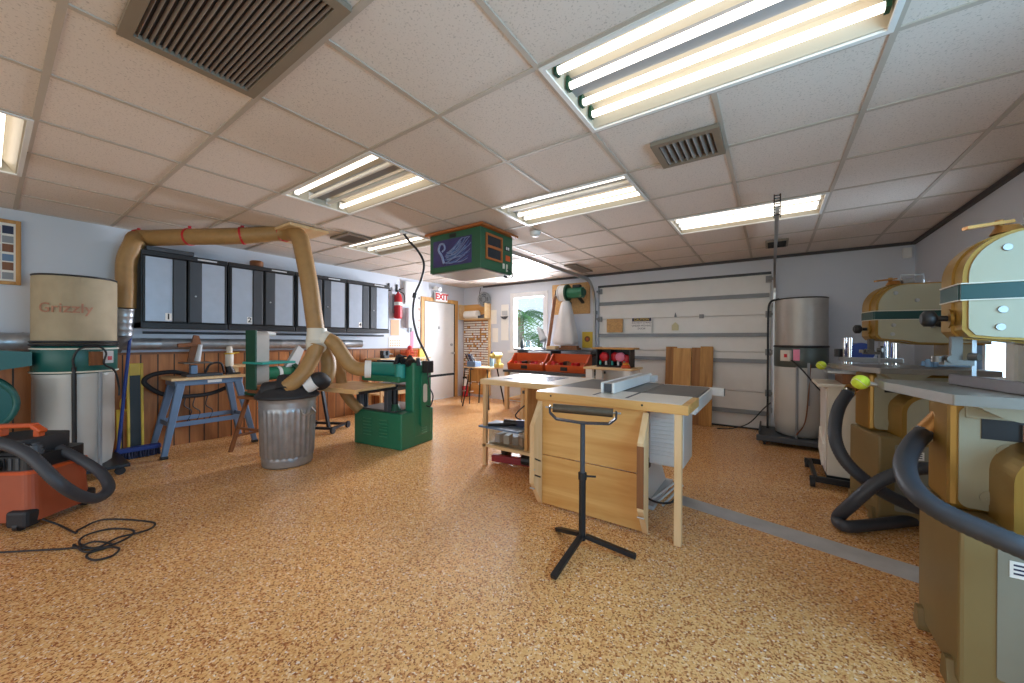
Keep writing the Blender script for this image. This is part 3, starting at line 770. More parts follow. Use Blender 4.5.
# belt sander on a brown wooden stool
r = thing('wooden_stool', 'brown wooden stool with splayed legs under the green belt sander', 'stool', (-4.69, 1.87, 0), .25)
MB().box(-.22, -.22, .585, .22, .22, .615).build('seat', 'brownwood', r, bevel=.006)
for sx in (-1, 1):
    for sy in (-1, 1): MB().beam((sx*.15, sy*.15, .59), (sx*.26, sy*.26, 0), .04, .028, (1, 0, 0)).build('leg', 'brownwood', r, bevel=.004)
for s in (-1, 1):
    MB().beam((s*.225, -.225, .17), (s*.225, .225, .17), .03, .02).build('rung', 'brownwood', r); MB().beam((-.21, s*.21, .26), (.21, s*.21, .26), .03, .02).build('rung', 'brownwood', r)
r = thing('belt_sander', 'green upright belt sander with grey belt and motor on the wooden stool', 'sander', (-4.69, 1.87, .615), .2)
MB().box(-.22, -.15, 0, .22, .15, .04).build('base', 'greendark', r, bevel=.008)
MB().box(-.08, -.20, .04, .12, -.02, .10).build('foot_block', 'brownwood', r, bevel=.004)
MB().box(-.07, -.225, .08, .10, -.205, .73).build('side_plate', 'greendark', r, bevel=.004)
b = MB(); b.prism(rrect(-.06, .12, .07, .72, .06), 'xz', -.20, -.055, True); b.build('belt', 'belt', r)
b = MB(); b.box(-.10, -.24, .36, .24, .14, .385); b.build('table', 'teal', r, bevel=.005)
mt = MB().cyl((-.02, -.04, .24), (-.02, .28, .24), .075, n=24).build('motor', 'green', r)
MB().cyl((-.02, .08, .24), (-.02, .12, .24), .078, n=24).build('motor_band', 'white', mt)
MB().cyl((-.02, .28, .24), (-.02, .33, .26), .10, .10, 24).build('disc_guard', 'greendark', r)
b = MB(); b.prism([(.17, .30), (.34, .56), (.41, .50), (.30, .26)], 'yz', -.03, .02); b.build('deflector', 'lightgrey', r)
b = MB(); b.cyl((.02, -.06, .70), (.02, .04, .69), .022); b.build('tension_knob', 'white', r)

# galvanized trash can with black lid and ports
r = thing('trash_can', 'galvanized ribbed trash can with black lid taking the tan hoses', 'trash can', (-4.0, 1.76, 0), .4)
fl = lambda t, z: (.022 if (int(round(t/(2*PI)*168)) % 6) in (0, 1, 2) else -.022) if .10 < z < .55 else 0
MB().lathe([(0, .012), (.205, .012), (.215, 0), (.225, .02), (.223, .06), (.23, .075), (.226, .09), (.228, .105), (.232, .11), (.245, .53), (.252, .56), (.246, .575), (.252, .59), (.248, .62), (.262, .665), (.27, .675), (.262, .685)], n=168, flute=fl).build('body', 'galv', r)
MB().lathe([(.28, .668), (.288, .68), (.282, .70), (.26, .715), (.245, .75), (.20, .80), (.10, .83), (0, .835)], n=40).build('lid', 'rubber', r)
for a in (-.15, PI-.15):
    c = V((.255*math.cos(a), .255*math.sin(a), .57)); d = V((-math.sin(a), math.cos(a), 0))
    b = MB(); b.tube(smooth_path([c-d*.06, c-d*.06+V((.05*math.cos(a), .05*math.sin(a), -.05)), c+d*.06+V((.05*math.cos(a), .05*math.sin(a), -.05)), c+d*.06], 5), .007, 8); b.build('handle', 'steel', r)
b = MB(); b.cyl((.10, -.16, .74), (.06, -.08, .86), .085, .08); b.cyl((-.06, .14, .76), (-.04, .12, .86), .09, .085); b.build('inlet_port', 'rubber', r)

# tool on a wheeled base behind the can
r = thing('mobile_base', 'black tubular wheeled base showing behind the trash can', 'mobile base', (-4.98, 2.55, 0), .5)
MB().beam((-.25, 0, .06), (.25, 0, .06), .04, .03).beam((-.25, .3, .06), (.25, .3, .06), .04, .03).beam((.23, 0, .06), (.23, .3, .06), .04, .03).build('frame', 'blacksteel', r)
MB().beam((.16, .02, .07), (.05, .05, .55), .035, .035).beam((-.16, .02, .07), (-.05, .05, .55), .035, .035).build('upright', 'blacksteel', r)
for x, y in ((.25, -.03), (-.25, -.03), (.25, .33), (-.25, .33)): MB().cyl((x-.014, y, .045), (x+.014, y, .045), .045).cyl((x-.018, y, .045), (x+.018, y, .045), .018).build('wheel', 'rubber', r)

# ------------------------------------------------------------------ green planer
r = thing('planer', 'green thickness planer with butcher block infeed table and louvred base', 'planer', (-3.80, 2.93, 0), math.radians(8))
bs = MB().box(-.38, -.31, .0, .38, .24, .41).build('base', 'green', r, bevel=.012)
b = MB()
for x in (-.20, .06):
    for i in range(6): b.obox((x+.05, -.316, .13+i*.038), (.13, .012, .012), (.5, 0, 0))
b.build('louvre', 'greenlight', bs)
b = MB()
for i in range(6): b.obox((.386, .06, .13+i*.03), (.012, .10, .010), (0, .5, 0))
b.build('side_louvre', 'greenlight', bs)
MB().box(-.33, -.27, .41, .24, .27, .43).build('bed_deck', 'castiron', r)
MB().box(.245, -.12, .10, .385, .20, .99).build('side_column', 'green', r, bevel=.02)
MB().prism(rrect(-.02, .2, .12, .86, .06), 'yz', .385, .41).build('chain_cover', 'green', r, bevel=.004)
MB().prism(rrect(.015, .50, .085, .72, .03), 'yz', .409, .413).build('cover_window', 'offwhite', r)
for x, y in ((.19, -.22), (-.30, -.22), (-.30, .22), (.19, .22)):
    MB().cyl((x, y, .43), (x, y, .72), .035).build('lift_screw', 'blacksteel', r)
b = MB(); b.cyl((.19, -.22, .43), (.19, -.22, .50), .075, .04); b.build('screw_boot', 'greendark', r)
hd = MB().box(-.34, -.24, .75, .27, .24, .82).build('head', 'green', r, bevel=.015)
b = MB(); b.cyl((-.34, -.12, .885), (.20, -.12, .885), .088, n=32); b.build('dust_hood', 'teal', r)
b = MB(); b.box(-.34, -.03, .82, .25, .22, .96); b.build('head_cover', 'greendark', r, bevel=.02)
MB().box(-.36, .02, .965, .22, .18, .985).build('top_rail', 'blacksteel', r)
b = MB(); b.cyl((.22, -.17, .80), (.22, -.17, .96), .06, .06); b.build('corner_post', 'teal', r)
b = MB(); rr = random.Random(5)
for i in range(11): b.cyl((.08+.03*i, -.10+rr.uniform(-.06, .06), .95), (.09+.03*i, -.1+rr.uniform(-.06, .06), 1.02+rr.uniform(0, .05)), .035, .022, 10)
b.build('gear_case', 'black', r)
MB().torus((.20, -.13, 1.05), .055, .010, n=24).cyl((.2, -.13, .96), (.2, -.13, 1.05), .012).build('hand_wheel', 'blacksteel', r)
b = MB(); b.box(.43, -.03, .86, .52, .07, 1.0); sb = b.build('switch_box', 'black', r, bevel=.006)
b = MB(); b.tube(smooth_path([(.47, .02, .86), (.48, .04, .7), (.52, .06, .58), (.49, .05, .46), (.43, .05, .46)], 8), .008, 8); b.build('cable', 'black', r)
b = MB(); b.beam((.38, .10, .80), (.66, .30, .835), .035, .025); b.build('lever', 'blacksteel', r)
tb = MB().box(-.50, -.80, .685, .22, -.24, .735).build('infeed_table', 'maple', r, bevel=.004)
MB().box(.221, -.76, .68, .235, -.24, .708).build('table_edge', 'blacksteel', tb)
for x in (-.28, .17): MB().box(x-.03, -.34, .43, x+.03, -.28, .70).build('table_bracket', 'darkgrey', tb, bevel=.004)
MB().box(-.34, -.24, .665, .26, .22, .695).build('planing_bed', 'castiron', r)

# power cord from the ceiling
r = thing('power_cord', 'black power cord hanging from the ceiling to the green planer', 'cord', (-3.3, 2.6, H))
P = [(-3.29, 2.6, 2.43), (-3.256, 2.667, 2.332), (-3.198, 2.743, 2.23), (-3.159, 2.795, 2.091), (-3.185, 2.776, 1.913), (-3.238, 2.738, 1.746), (-3.255, 2.726, 1.524), (-3.202, 2.738, 1.302), (-3.115, 2.762, 1.137), (-3.32, 3.02, 1.0)]
kid(MB().tube(smooth_path(P, 8), .0125, 8), 'cable', 'black', r)
kid(MB().cyl((-3.29, 2.6, 2.40), (-3.29, 2.6, 2.43), .03), 'ceiling_plate', 'white', r)
kid(MB().cyl((-3.239, 2.738, 1.768), (-3.247, 2.732, 1.713), .022), 'cord_clip', 'black', r)

# ------------------------------------------------------------------ things on the left wall toward the exit door
def plate(name, label, cat, y0, z0, y1, z1, m, d=.02, x=LW, bev=.003):
    return tag(MB().box(x+.001, y0, z0, x+d, y1, z1).build(name, m, bevel=bev), label, cat)
r = thing('fire_extinguisher', 'red fire extinguisher on a bracket right of cabinet 4', 'fire extinguisher', (LW+.10, 4.36, 1.64))
MB().lathe([(0, 0), (.065, 0), (.072, .02), (.072, .38), (.05, .44), (.02, .47), (.018, .50)], n=24).build('cylinder', 'red', r)
MB().lathe([(.0735, .24), (.0735, .30)], n=24, caps=False).build('white_band', 'paper', r)
b = MB(); b.box(-.02, -.03, .49, .03, .03, .52); b.beam((0, 0, .52), (.09, .05, .56), .02, .01); b.tube(smooth_path([(0, .03, .5), (.04, .1, .45), (.05, .11, .3)], 5), .01, 8); b.build('valve', 'black', r)
MB().box(-.10, -.05, .1, -.07, .05, .45).build('bracket', 'steel', r)
for y, l in ((4.22, 'black hook on the wall right of the cabinet top, nearer the cabinets'), (4.40, 'black hook on the wall above the red extinguisher, nearer the door')):
    b = MB(); b.box(LW, y-.015, 2.14, LW+.02, y+.015, 2.28); b.tube(smooth_path([(LW+.01, y, 2.15), (LW+.07, y, 2.14), (LW+.08, y, 2.2)], 4), .01, 8)
    tag(b.build('wall_hook', 'black'), l, 'hook')
plate('notice_sheet', 'peach coloured sheet on the wall under the red extinguisher', 'notice', 4.27, 1.33, 4.46, 1.62, 'peach', .006)
ep = plate('breaker_box', 'tall white electrical panel high on the wall left of the exit door', 'electrical panel', 4.55, 1.93, 4.86, 2.36, 'white', .07)
kid(MB().box(LW+.07, 4.57, 1.95, LW+.075, 4.84, 2.34), 'panel_door', 'wallwhite', ep, bevel=.002)
kid(MB().box(LW+.075, 4.81, 2.12, LW+.082, 4.825, 2.16), 'latch', 'steel', ep)
jb = plate('electric_box', 'light grey electrical box under the white panel', 'electrical box', 4.60, 1.48, 4.84, 1.86, 'lightgrey', .10)
kid(MB().box(LW+.10, 4.62, 1.5, LW+.105, 4.82, 1.84), 'box_cover', 'lightgrey', jb, bevel=.002)
kid(MB().cyl((LW+.04, 4.71, 1.40), (LW+.04, 4.71, 1.48), .016), 'conduit_stub', 'grey', jb)
plate('pink_ribbon', 'narrow pink strip hanging on the wall below the grey electrical box', 'strip', 4.73, 1.1, 4.80, 1.42, 'pink', .006)
cl = plate('wall_calendar', 'white wall calendar below the peach sheet', 'calendar', 4.22, 1.11, 4.52, 1.30, 'paper', .008)
b = MB()
for i in range(5):
    for j in range(3): b.box(LW+.008, 4.25+i*.05, 1.13+j*.045, LW+.0095, 4.28+i*.05, 1.155+j*.045)
kid(b, 'print', 'peach', cl)
for i, (y, z, l) in enumerate(((4.90, 2.07, 'small paper note high beside the exit door frame'), (4.90, 1.85, 'small paper note in the middle beside the exit door frame'), (4.90, 1.63, 'small paper note lowest beside the exit door frame'))):
    o = plate('paper_note', l, 'note', y, z-.06, y+.07, z+.06, 'paper', .004, bev=0); o['group'] = 'notes beside the exit door'
    kid(MB().box(LW+.004, y+.012, z-.02, LW+.0055, y+.05, z+.03), 'print', 'redink' if i else 'darkgrey', o)
sp = plate('light_switch', 'light switch plate with red button beside the exit door', 'light switch', 4.89, 1.44, 4.955, 1.55, 'white', .012)
kid(MB().box(LW+.012, 4.915, 1.48, LW+.02, 4.93, 1.51), 'toggle', 'red', sp)

# counter along the left wall behind the planer
r = thing('wall_counter', 'narrow wooden counter along the left wall behind the planer', 'counter', (-5.48, 4.30, 0))
MB().box(-.21, -.55, .90, .20, .55, .93).build('top', 'pine', r, bevel=.003)
for y in (-.5, .5):
    for x in (-.17, .15): MB().box(x-.02, y-.02, 0, x+.02, y+.02, .90).build('leg', 'pinez', r)
MB().box(-.18, -.5, .30, .17, .5, .32).build('shelf', 'pine', r)
r = thing('red_basket', 'orange red basket on the narrow counter behind the planer', 'basket', (-5.48, 4.50, .93))
b = MB(); b.prism(rrect(-.10, -.11, .10, .11, .03), 'xy', .0, .008)
for i in range(5): b.tube([(x*(1+.03*i), y*(1+.03*i), .02+.028*i) for x, y in rrect(-.10, -.11, .10, .11, .03)], .008, 6, closed=True)
for x, y in rrect(-.10, -.11, .10, .11, .03, 2): b.cyl((x, y, .0), (x*1.13, y*1.13, .135), .006, n=6)
b.build('basket', 'orange', r)
b = MB(); rr = random.Random(6)
for i in range(6): b.sph((rr.uniform(-.05, .05), rr.uniform(-.06, .06), .07+.02*i), .045, 12, 8)
b.build('rags', 'red', r)
r = thing('yellow_box', 'yellow box on the narrow counter nearest the exit door', 'box', (-5.48, 4.74, .93)); MB().box(-.09, -.07, 0, .09, .07, .13).build('body', 'yellow', r, bevel=.006); MB().box(-.095, -.075, .13, .095, .075, .15).build('lid', 'yellow', r, bevel=.004)
r = thing('bench_vise', 'small dark vise on the narrow counter behind the planer', 'vise', (-5.45, 3.95, .93)); MB().box(-.06, -.05, 0, .06, .05, .05).box(-.05, -.06, .05, .05, -.01, .13).build('fixed_jaw', 'darkgrey', r, bevel=.005); MB().box(-.05, .03, .05, .05, .07, .13).build('moving_jaw', 'darkgrey', r, bevel=.005); MB().cyl((0, -.06, .07), (0, .14, .07), .012).cyl((-.05, .13, .07), (.05, .13, .07), .006).build('screw', 'steel', r)

# EXIT sign over the door
r = thing('exit_sign', 'lit EXIT sign with red letters above the exit door', 'sign', (LW, 5.48, 2.05))
MB().box(.02, -.17, .0, .08, .17, .19).build('housing', 'white', r, bevel=.006)
MB().box(.08, -.155, .012, .083, .155, .178).build('face', 'exitface', r)
MB().text('EXIT', .175, TM((.084, 0, .095), ROT_LEFTWALL), .003, bold=.008).build('letters', 'red', r)
MB().cyl((.04, 0, .19), (.04, 0, .27), .015).build('stem', 'lightgrey', r)
b = MB()
for s in (-1, 1): b.cyl((.05, s*.03-.1, .27), (.11, s*.06-.14, .25), .035, .045, 16)
b.box(.0, -.17, .24, .05, -.02, .30); b.build('emergency_lamp', 'white', r)
# ================================================================== HANGING AIR CLEANER
r = thing('air_cleaner', 'green air cleaner box with a painted wave picture hanging from the ceiling', 'air cleaner', (-2.765, 3.14, 1.985))
MB().box(-.415, -.32, .415, .42, .32, .442).build('top_board', 'orangewood', r, bevel=.003)
b = MB(); b.box(-.365, -.28, 0, .365, .28, .415); bx = b.build('cabinet', 'boxgreen', r, bevel=.004)
MB().box(-.35, -.262, -.012, .35, .262, 0).build('bottom_panel', 'steel', r)
pt = MB().box(-.31, -.285, .06, .25, -.281, .345).build('painting', 'purple', bx)
b = MB()                                                            # pale loop and streaming brush strokes
b.tube(smooth_path([(-.14, -.2865, .09), (-.17, -.2865, .17), (-.22, -.2865, .24), (-.20, -.2865, .30), (-.15, -.2865, .30), (-.13, -.2865, .25), (-.17, -.2865, .22)], 8), lambda t: .016-.006*t, 6)
b.build('white_swirl', 'paintwhite', pt)
b = MB(); rr = random.Random(9)
for i in range(26):
    x0, z0 = -.13+rr.uniform(0, .05), .085+i*.005+rr.uniform(-.01, .01); L = rr.uniform(.2, .37); sl = .1+.026*i
    b.m(i % 2)
    P = [(min(.245, x0+L*t), -.287, min(.33, z0+sl*L*t*t+.012*math.sin(5*t+i))) for t in [j/8 for j in range(9)]]
    b.tube(P, lambda t: .0055*(1-.5*t), 4)
b.build('brush_strokes', ['paintblue', 'paintwhite'], pt)
MB().box(-.06, -.288, .358, .03, -.28, .395).build('display', 'black', bx)
b = MB()
b.frame('yz', -.22, .10, .06, .37, .022, .39, .405); b.box(.39, -.198, .222, .404, .038, .25)
b.xf(lambda p: V((p.x-.025, p.y+.02, p.z))).build('filter_frame', 'orangewood', bx, bevel=.002)
b = MB(); b.box(.39, -.198, .122, .392, .038, .348)
for i in range(14): b.m(1); b.box(.392, -.19+i*.0165, .125, .396, -.184+i*.0165, .345)
b.xf(lambda p: V((p.x-.025, p.y+.02, p.z))).build('filter_grille', ['black', 'darkgrey'], bx)
MB().box(.39, .12, .25, .396, .20, .30).xf(lambda p: V((p.x-.025, p.y+.02, p.z))).build('switch_plate', 'black', bx)
MB().box(.396, .13, .26, .401, .15, .29).box(.396, .165, .26, .401, .185, .29).xf(lambda p: V((p.x-.025, p.y+.02, p.z))).build('rocker_switch', 'white', bx)
MB().box(.39, .13, .14, .394, .215, .20).xf(lambda p: V((p.x-.025, p.y+.02, p.z))).build('orange_label', 'orange', bx)
MB().box(.39, .075, .045, .398, .105, .10).box(.39, .14, .02, .398, .16, .10).xf(lambda p: V((p.x-.025, p.y+.02, p.z))).build('outlet', 'offwhite', bx)
b = MB(); b.tube(smooth_path([(.40, .15, .05), (.44, .2, .0), (.44, .17, -.05), (.42, .11, -.05)], 6), .006, 6); b.cyl((.42, .11, -.05), (.41, .08, -.04), .014); b.xf(lambda p: V((p.x-.025, p.y+.02, p.z))).build('plug_cord', 'black', bx)

# ================================================================== BACK WALL, left of the garage door
r = thing('sample_board', 'tall wooden board covered with rows of small pale tiles beside the exit door', 'display board', (-5.31, BW, .06))
MB().box(-.40, -.03, 0, .36, -.005, 1.98).build('backboard', 'ply', r, bevel=.003)
b = MB()
b.box(-.40, -.20, 1.64, .36, -.03, 1.66); b.box(-.40, -.20, 1.64, -.375, -.03, 1.98); b.box(.335, -.20, 1.64, .36, -.03, 1.98); b.box(.33, -.06, .0, .37, -.005, 1.64)
b.build('top_shelf', 'pine', r, bevel=.002)
MB().box(-.385, -.032, .25, .325, -.0295, 1.62).build('dark_backing', 'brownwood', r)
rr = random.Random(12); b = MB()
for i in range(15):
    for j in range(28):
        if j > 23 and rr.random() < (j-22)/6: continue
        u = rr.random(); cl = math.exp(-((i-4)**2/14+(j-8)**2/8))+math.exp(-((i-11)**2/10+(j-6)**2/8))+math.exp(-((i-6)**2/20+(j-20)**2/8))
        b.m(1 if u < .06+.32*cl else (2 if u > .93 else 0))
        x, z = -.375+i*.0465, 1.60-j*.052
        b.box(x, -.045, z-.037, x+.034, -.03, z)
b.build('tile_rows', ['paper', 'oak', 'peach'], r)
b = MB(); b.cyl((-5.57, BW-.12, 1.81), (-5.21, BW-.12, 1.81), .085, n=24); b.cyl((-5.58, BW-.12, 1.81), (-5.20, BW-.12, 1.81), .025); tag(b.build('paper_roll', 'paper'), 'white paper roll on the shelf of the tiled board', 'paper roll')
b = MB(); b.box(-5.17, BW-.18, 1.722, -5.01, BW-.06, 1.78); b.cyl((-5.14, BW-.1, 1.78), (-5.03, BW-.1, 1.80), .02); tag(b.build('stapler', 'darkgrey', bevel=.006), 'dark tool beside the white paper roll on the shelf', 'tool')
r = thing('wall_fan', 'small round grey fan on the wall above the tiled board', 'fan', (-5.06, BW-.08, 2.07))
b = MB()
for R in (.05, .09, .13, .155): b.torus((0, -.04, .06), R, .006, 'Y', 28)
for i in range(16): a = i*PI/8; b.beam((0, -.045, .06), (.155*math.cos(a), -.04, .06+.155*math.sin(a)), .004, .004)
b.build('cage', 'grey', r)
b = MB()
for i in range(4):
    a = i*PI/2; b.obox((.065*math.cos(a), -.02, .06+.065*math.sin(a)), (.10, .012, .08), (.4*math.cos(a), -a, .4*math.sin(a)))
b.build('blade', 'darkgrey', r)
MB().cyl((0, .0, .06), (0, .01, .06), .155, n=28).build('back_guard', 'grey', r)
MB().cyl((0, -.05, .06), (0, .04, .06), .045).build('motor', 'grey', r)
b = MB(); b.tube(smooth_path([(0, .05, .05), (-.16, .06, .05), (-.20, .07, .2), (-.17, .07, .33)], 6), .008, 6); b.cyl((0, .0, .02), (0, .06, -.09), .02); b.build('bracket_and_cord', 'darkgrey', r)
r = thing('small_extinguisher', 'small red and white fire extinguisher on the floor by the exit door', 'fire extinguisher', (-5.56, 6.12, 0))
MB().lathe([(0, 0), (.06, 0), (.065, .02), (.065, .24), (0, .241)], n=20).build('lower_body', 'red', r)
MB().lathe([(.065, .24), (.06, .36), (.02, .40), (0, .401)], n=20).build('upper_body', 'white', r); MB().box(-.02, -.05, .40, .02, .03, .44).build('valve', 'black', r)

r = thing('wall_chart', 'white wall chart with a dark hanging cap left of the window', 'chart', (-4.57, BW, 1.25))
MB().box(-.10, -.008, 0, .09, -.001, .75).build('sheet', 'paper', r)
b = MB(); b.prism([(-.09+.18*i/12, .50-.06*math.sin(PI*i/12)) for i in range(13)], 'xz', -.05, -.008); b.build('dark_cap', 'darkgrey', r)
MB().box(-.08, -.012, .52, .07, -.008, .62).build('print', 'lightgrey', r)
for i, (x, z, l) in enumerate(((-4.86, 1.75, 'pale paper pinned high on the back wall between tiled board and wall chart'), (-4.82, 1.36, 'pale paper pinned low on the back wall between tiled board and wall chart'))):
    tag(MB().box(x-.08, BW-.006, z-.15, x+.07, BW-.001, z+.15).build('pinned_paper', 'paper'), l, 'paper')

# ---- tool stand
r = thing('tool_stand', 'small wooden topped stand on splayed black legs in front of the tiled board', 'stand', (-4.45, 5.42, 0))
MB().box(-.33, -.22, .72, .30, .22, .745).build('top', 'pine', r, bevel=.003)
MB().box(-.22, -.18, .48, .02, .18, .72).build('drawer_box', 'oak', r, bevel=.004)
for sx in (-1, 1):
    for sy in (-1, 1): MB().cyl((sx*.20, sy*.15, .72), (sx*.32, sy*.24, 0), .014).build('leg', 'blacksteel', r)
def place(mb, name, m, label, cat, group=None, bevel=0): return tag(mb.build(name, m, bevel=bevel), label, cat, group)
r = thing('hand_drill', 'yellow hand tool standing on the small stand', 'tool', (-4.17, 5.40, .745))
MB().cyl((0, -.05, .17), (0, .12, .17), .045).cyl((0, -.05, .17), (0, -.11, .17), .03, .015).xf(lambda p: p*1.3).build('motor_body', 'paleyellow', r)
MB().beam((0, .07, .17), (.0, .10, .02), .045, .06).xf(lambda p: p*1.3).build('grip', 'paleyellow', r, bevel=.01); MB().box(-.045, .03, 0, .045, .15, .05).xf(lambda p: p*1.3).build('battery', 'paleyellow', r, bevel=.006)
r = thing('blue_bottle', 'blue bottle at the back of the small tool stand beside the yellow tool', 'bottle', (-4.36, 5.55, .745))
MB().lathe([(0, 0), (.04, 0), (.042, .02), (.042, .17), (.015, .22), (.015, .25), (0, .25)], n=18).build('body', 'bluelight', r); MB().cyl((0, 0, .25), (0, 0, .29), .02).build('cap', 'blue', r)
r = thing('tool_caddy', 'holder of dark hand tools at the left end of the small stand', 'tool caddy', (-4.66, 5.35, .745))
MB().box(-.07, -.09, 0, .13, .09, .10).build('tray', 'bluesteel', r, bevel=.004)
for i in range(5): MB().cyl((-.05+i*.035, -.03+.02*(i % 3), .05), (-.12+i*.03, -.08+.03*(i % 3), .24), .012).build('tool_handle', 'navy' if i % 2 else 'black', r)
for i, (x, l) in enumerate(((-4.70, 'dark clamp hanging off the left of the small stand'), (-4.56, 'dark clamp hanging beside it, nearer the window'))):
    r = thing('bar_clamp', l, 'clamp', (x, 5.17, .70), 0, 'clamps on the small stand')
    MB().beam((0, 0, .02), (-.03+.06*i, -.06, -.62), .02, .008).build('bar', 'blacksteel', r); MB().box(-.015, -.01, 0, .015, .10, .03).build('jaw', 'darkgrey', r)
    MB().cyl((-.02+.04*i, -.045, -.40), (-.02+.04*i, .05, -.40), .012).build('screw', 'steel', r)

# ---- workbench under the window
r = thing('workbench', 'dark topped workbench under the window with a riser shelf', 'workbench', (-3.2, 5.72, 0))
MB().box(-.78, -.33, .68, .86, .45, .72).build('top', 'darkgrey', r, bevel=.004)
for x in (-.72, .78):
    for y in (-.28, .40): MB().box(x-.035, y-.035, 0, x+.035, y+.035, .68).build('leg', 'pinez', r, bevel=.003)
MB().box(-.75, -.28, .18, .82, .42, .20).build('lower_shelf', 'ply', r)
MB().box(-.78, .02, 1.065, .80, .45, 1.09).build('riser_shelf', 'darkgrey', r, bevel=.003)
for x in (-.74, -.02, .74): MB().box(x-.015, .1, .72, x+.015, .44, 1.065).build('riser_support', 'darkgrey', r)
def parts_tray(x, label, rot):
    r = thing('parts_tray', label, 'tray', (x, 5.62, .72), rot, 'orange trays on the workbench')
    b = MB(); b.prism([(-.12, 0), (.16, 0), (.16, .30), (.10, .30), (-.02, .17), (-.15, .12)], 'yz', -.36, -.335); b.prism([(-.12, 0), (.16, 0), (.16, .30), (.10, .30), (-.02, .17), (-.15, .12)], 'yz', .335, .36)
    b.box(-.335, -.12, 0, .335, .16, .02); b.box(-.335, .145, 0, .335, .16, .30); b.prism([(-.15, .12), (-.12, 0), (-.10, 0), (-.13, .12)], 'yz', -.335, .335)
    b.build('shell', 'orange', r, bevel=.004)
    for q in (-.115, .115): MB().box(q-.006, -.10, .02, q+.006, .145, .16).build('divider', 'red', r)
    rr = random.Random(int(x*100))
    for i in range(6):
        xx = -.28+i*.105; MB().obox((xx, .02+rr.uniform(-.05, .05), .10), (.07, .09, rr.uniform(.08, .16)), (rr.uniform(-.2, .2), .1, rr.uniform(-.6, .6))).build('small_part', ['red', 'tank', 'black', 'brownwood', 'red', 'orange'][i], r, bevel=.006)
    MB().box(-.06, -.158, .03, .06, -.14, .09).build('label_plate', 'black', r)
parts_tray(-3.58, 'open orange parts tray at the left of the workbench', .04)
parts_tray(-2.79, 'open orange parts tray at the right of the workbench, nearer the garage door', -.03)
r = thing('desk_lamp', 'grey bent arm lamp on the riser shelf in front of the window', 'lamp', (-3.42, 5.92, 1.09))
MB().cyl((0, 0, 0), (0, 0, .03), .08, .07).build('base', 'grey', r); MB().tube(smooth_path([(0, 0, .03), (.02, 0, .20), (-.06, 0, .36), (-.16, -.02, .37)], 8), .012, 8).build('arm', 'grey', r)
MB().cyl((-.10, -.02, .36), (.02, -.06, .16), .04, .075, caps=False).cyl((-.10, -.02, .36), (-.13, -.01, .41), .04, .02).build('shade', 'lightgrey', r)
r = thing('glass_jar', 'clear glass jar on the riser shelf left of the lamp', 'jar', (-3.78, 5.93, 1.09))
MB().lathe([(0, 0), (.05, 0), (.052, .02), (.052, .12), (.04, .14)], n=20).build('glass', 'jar', r); MB().cyl((0, 0, .14), (0, 0, .165), .045).build('lid', 'grey', r)
r = thing('dark_bottle', 'short dark bottle on the riser shelf beside the jar', 'bottle', (-3.92, 5.93, 1.09)); MB().lathe([(0, 0), (.035, 0), (.035, .12), (.015, .16), (.015, .19), (0, .19)], n=16).build('body', 'darkgrey', r)
place(MB().box(-3.34, 5.85, 1.09, -3.16, 6.0, 1.15), 'wooden_block', 'pine', 'pale wooden block on the riser shelf right of the lamp', 'block', None, .003)
place(MB().box(-3.08, 5.83, 1.09, -2.72, 5.99, 1.125).box(-3.05, 5.85, 1.125, -2.75, 5.97, 1.16), 'plane_box', 'brownwood', 'flat brown wooden box on the riser shelf under the white bag', 'box', None, .003)
place(MB().box(-3.33, BW-.03, 1.20, -3.16, BW-.002, 1.50), 'picture_card', 'peach', 'tan card on the wall at the right edge of the window', 'card', None, .002)

# ---- wall mounted blower
r = thing('wall_blower', 'green wall blower with white cloth bag on a plywood board', 'dust blower', (-3.05, BW, 1.74)); WB = .10
MB().box(-.39, -.022, 0, .38, -.002, .57).build('mounting_board', 'chip', r, bevel=.003)
b = MB(); b.cyl((-.18, -.24, .37), (-.07, -.24, .37), .14, n=32); b.torus((-.20, -.24, .37), .135, .012, 'X'); b.xf(lambda p: V((p.x+WB, p.y, p.z))).build('impeller_housing', 'white', r)
MB().cyl((-.07, -.24, .37), (-.035, -.24, .37), .15, n=32).xf(lambda p: V((p.x+WB, p.y, p.z))).build('motor_flange', 'greendark', r)
mt = MB().cyl((-.035, -.24, .36), (.25, -.24, .36), .095, n=24).xf(lambda p: V((p.x+WB, p.y, p.z))).build('motor', 'green', r); MB().box(.06, -.29, .44, .2, -.19, .50).xf(lambda p: V((p.x+WB, p.y, p.z))).build('capacitor_box', 'black', mt, bevel=.01)
MB().cyl((.25, -.24, .36), (.28, -.24, .36), .085, .06, 20).xf(lambda p: V((p.x+WB, p.y, p.z))).build('end_bell', 'greendark', mt)
MB().cyl((-.20, -.24, .37), (-.27, -.24, .37), .08, .075).xf(lambda p: V((p.x+WB, p.y, p.z))).build('intake_port', 'black', r)
MB().beam((-.1, -.2, .24), (-.1, -.02, .2), .05, .03).beam((.15, -.2, .28), (.15, -.02, .2), .05, .03).xf(lambda p: V((p.x+WB, p.y, p.z))).build('bracket', 'blacksteel', r)
b = MB(); b.lathe([(.06, .22), (.09, .18), (.13, .0), (.18, -.28), (.215, -.5), (.20, -.56), (.0, -.58)], (-.08, -.25, 0), 40, flute=lambda t, z: .07*math.sin(6*t+z*3)*min(1, (.22-z)*2)); b.xf(lambda p: V((p.x+WB, p.y, p.z))).build('dust_bag', 'cloth', r)
b = MB(); b.hose([(-.27, -.24, .37), (-.31, -.25, .28), (-.33, -.26, .1), (-.37, -.27, -.2), (-.41, -.28, -.5), (-.43, -.28, -.62)], .032, .06, .02, 12); b.xf(lambda p: V((p.x+WB, p.y, p.z))).build('intake_hose', 'brownwood', r)
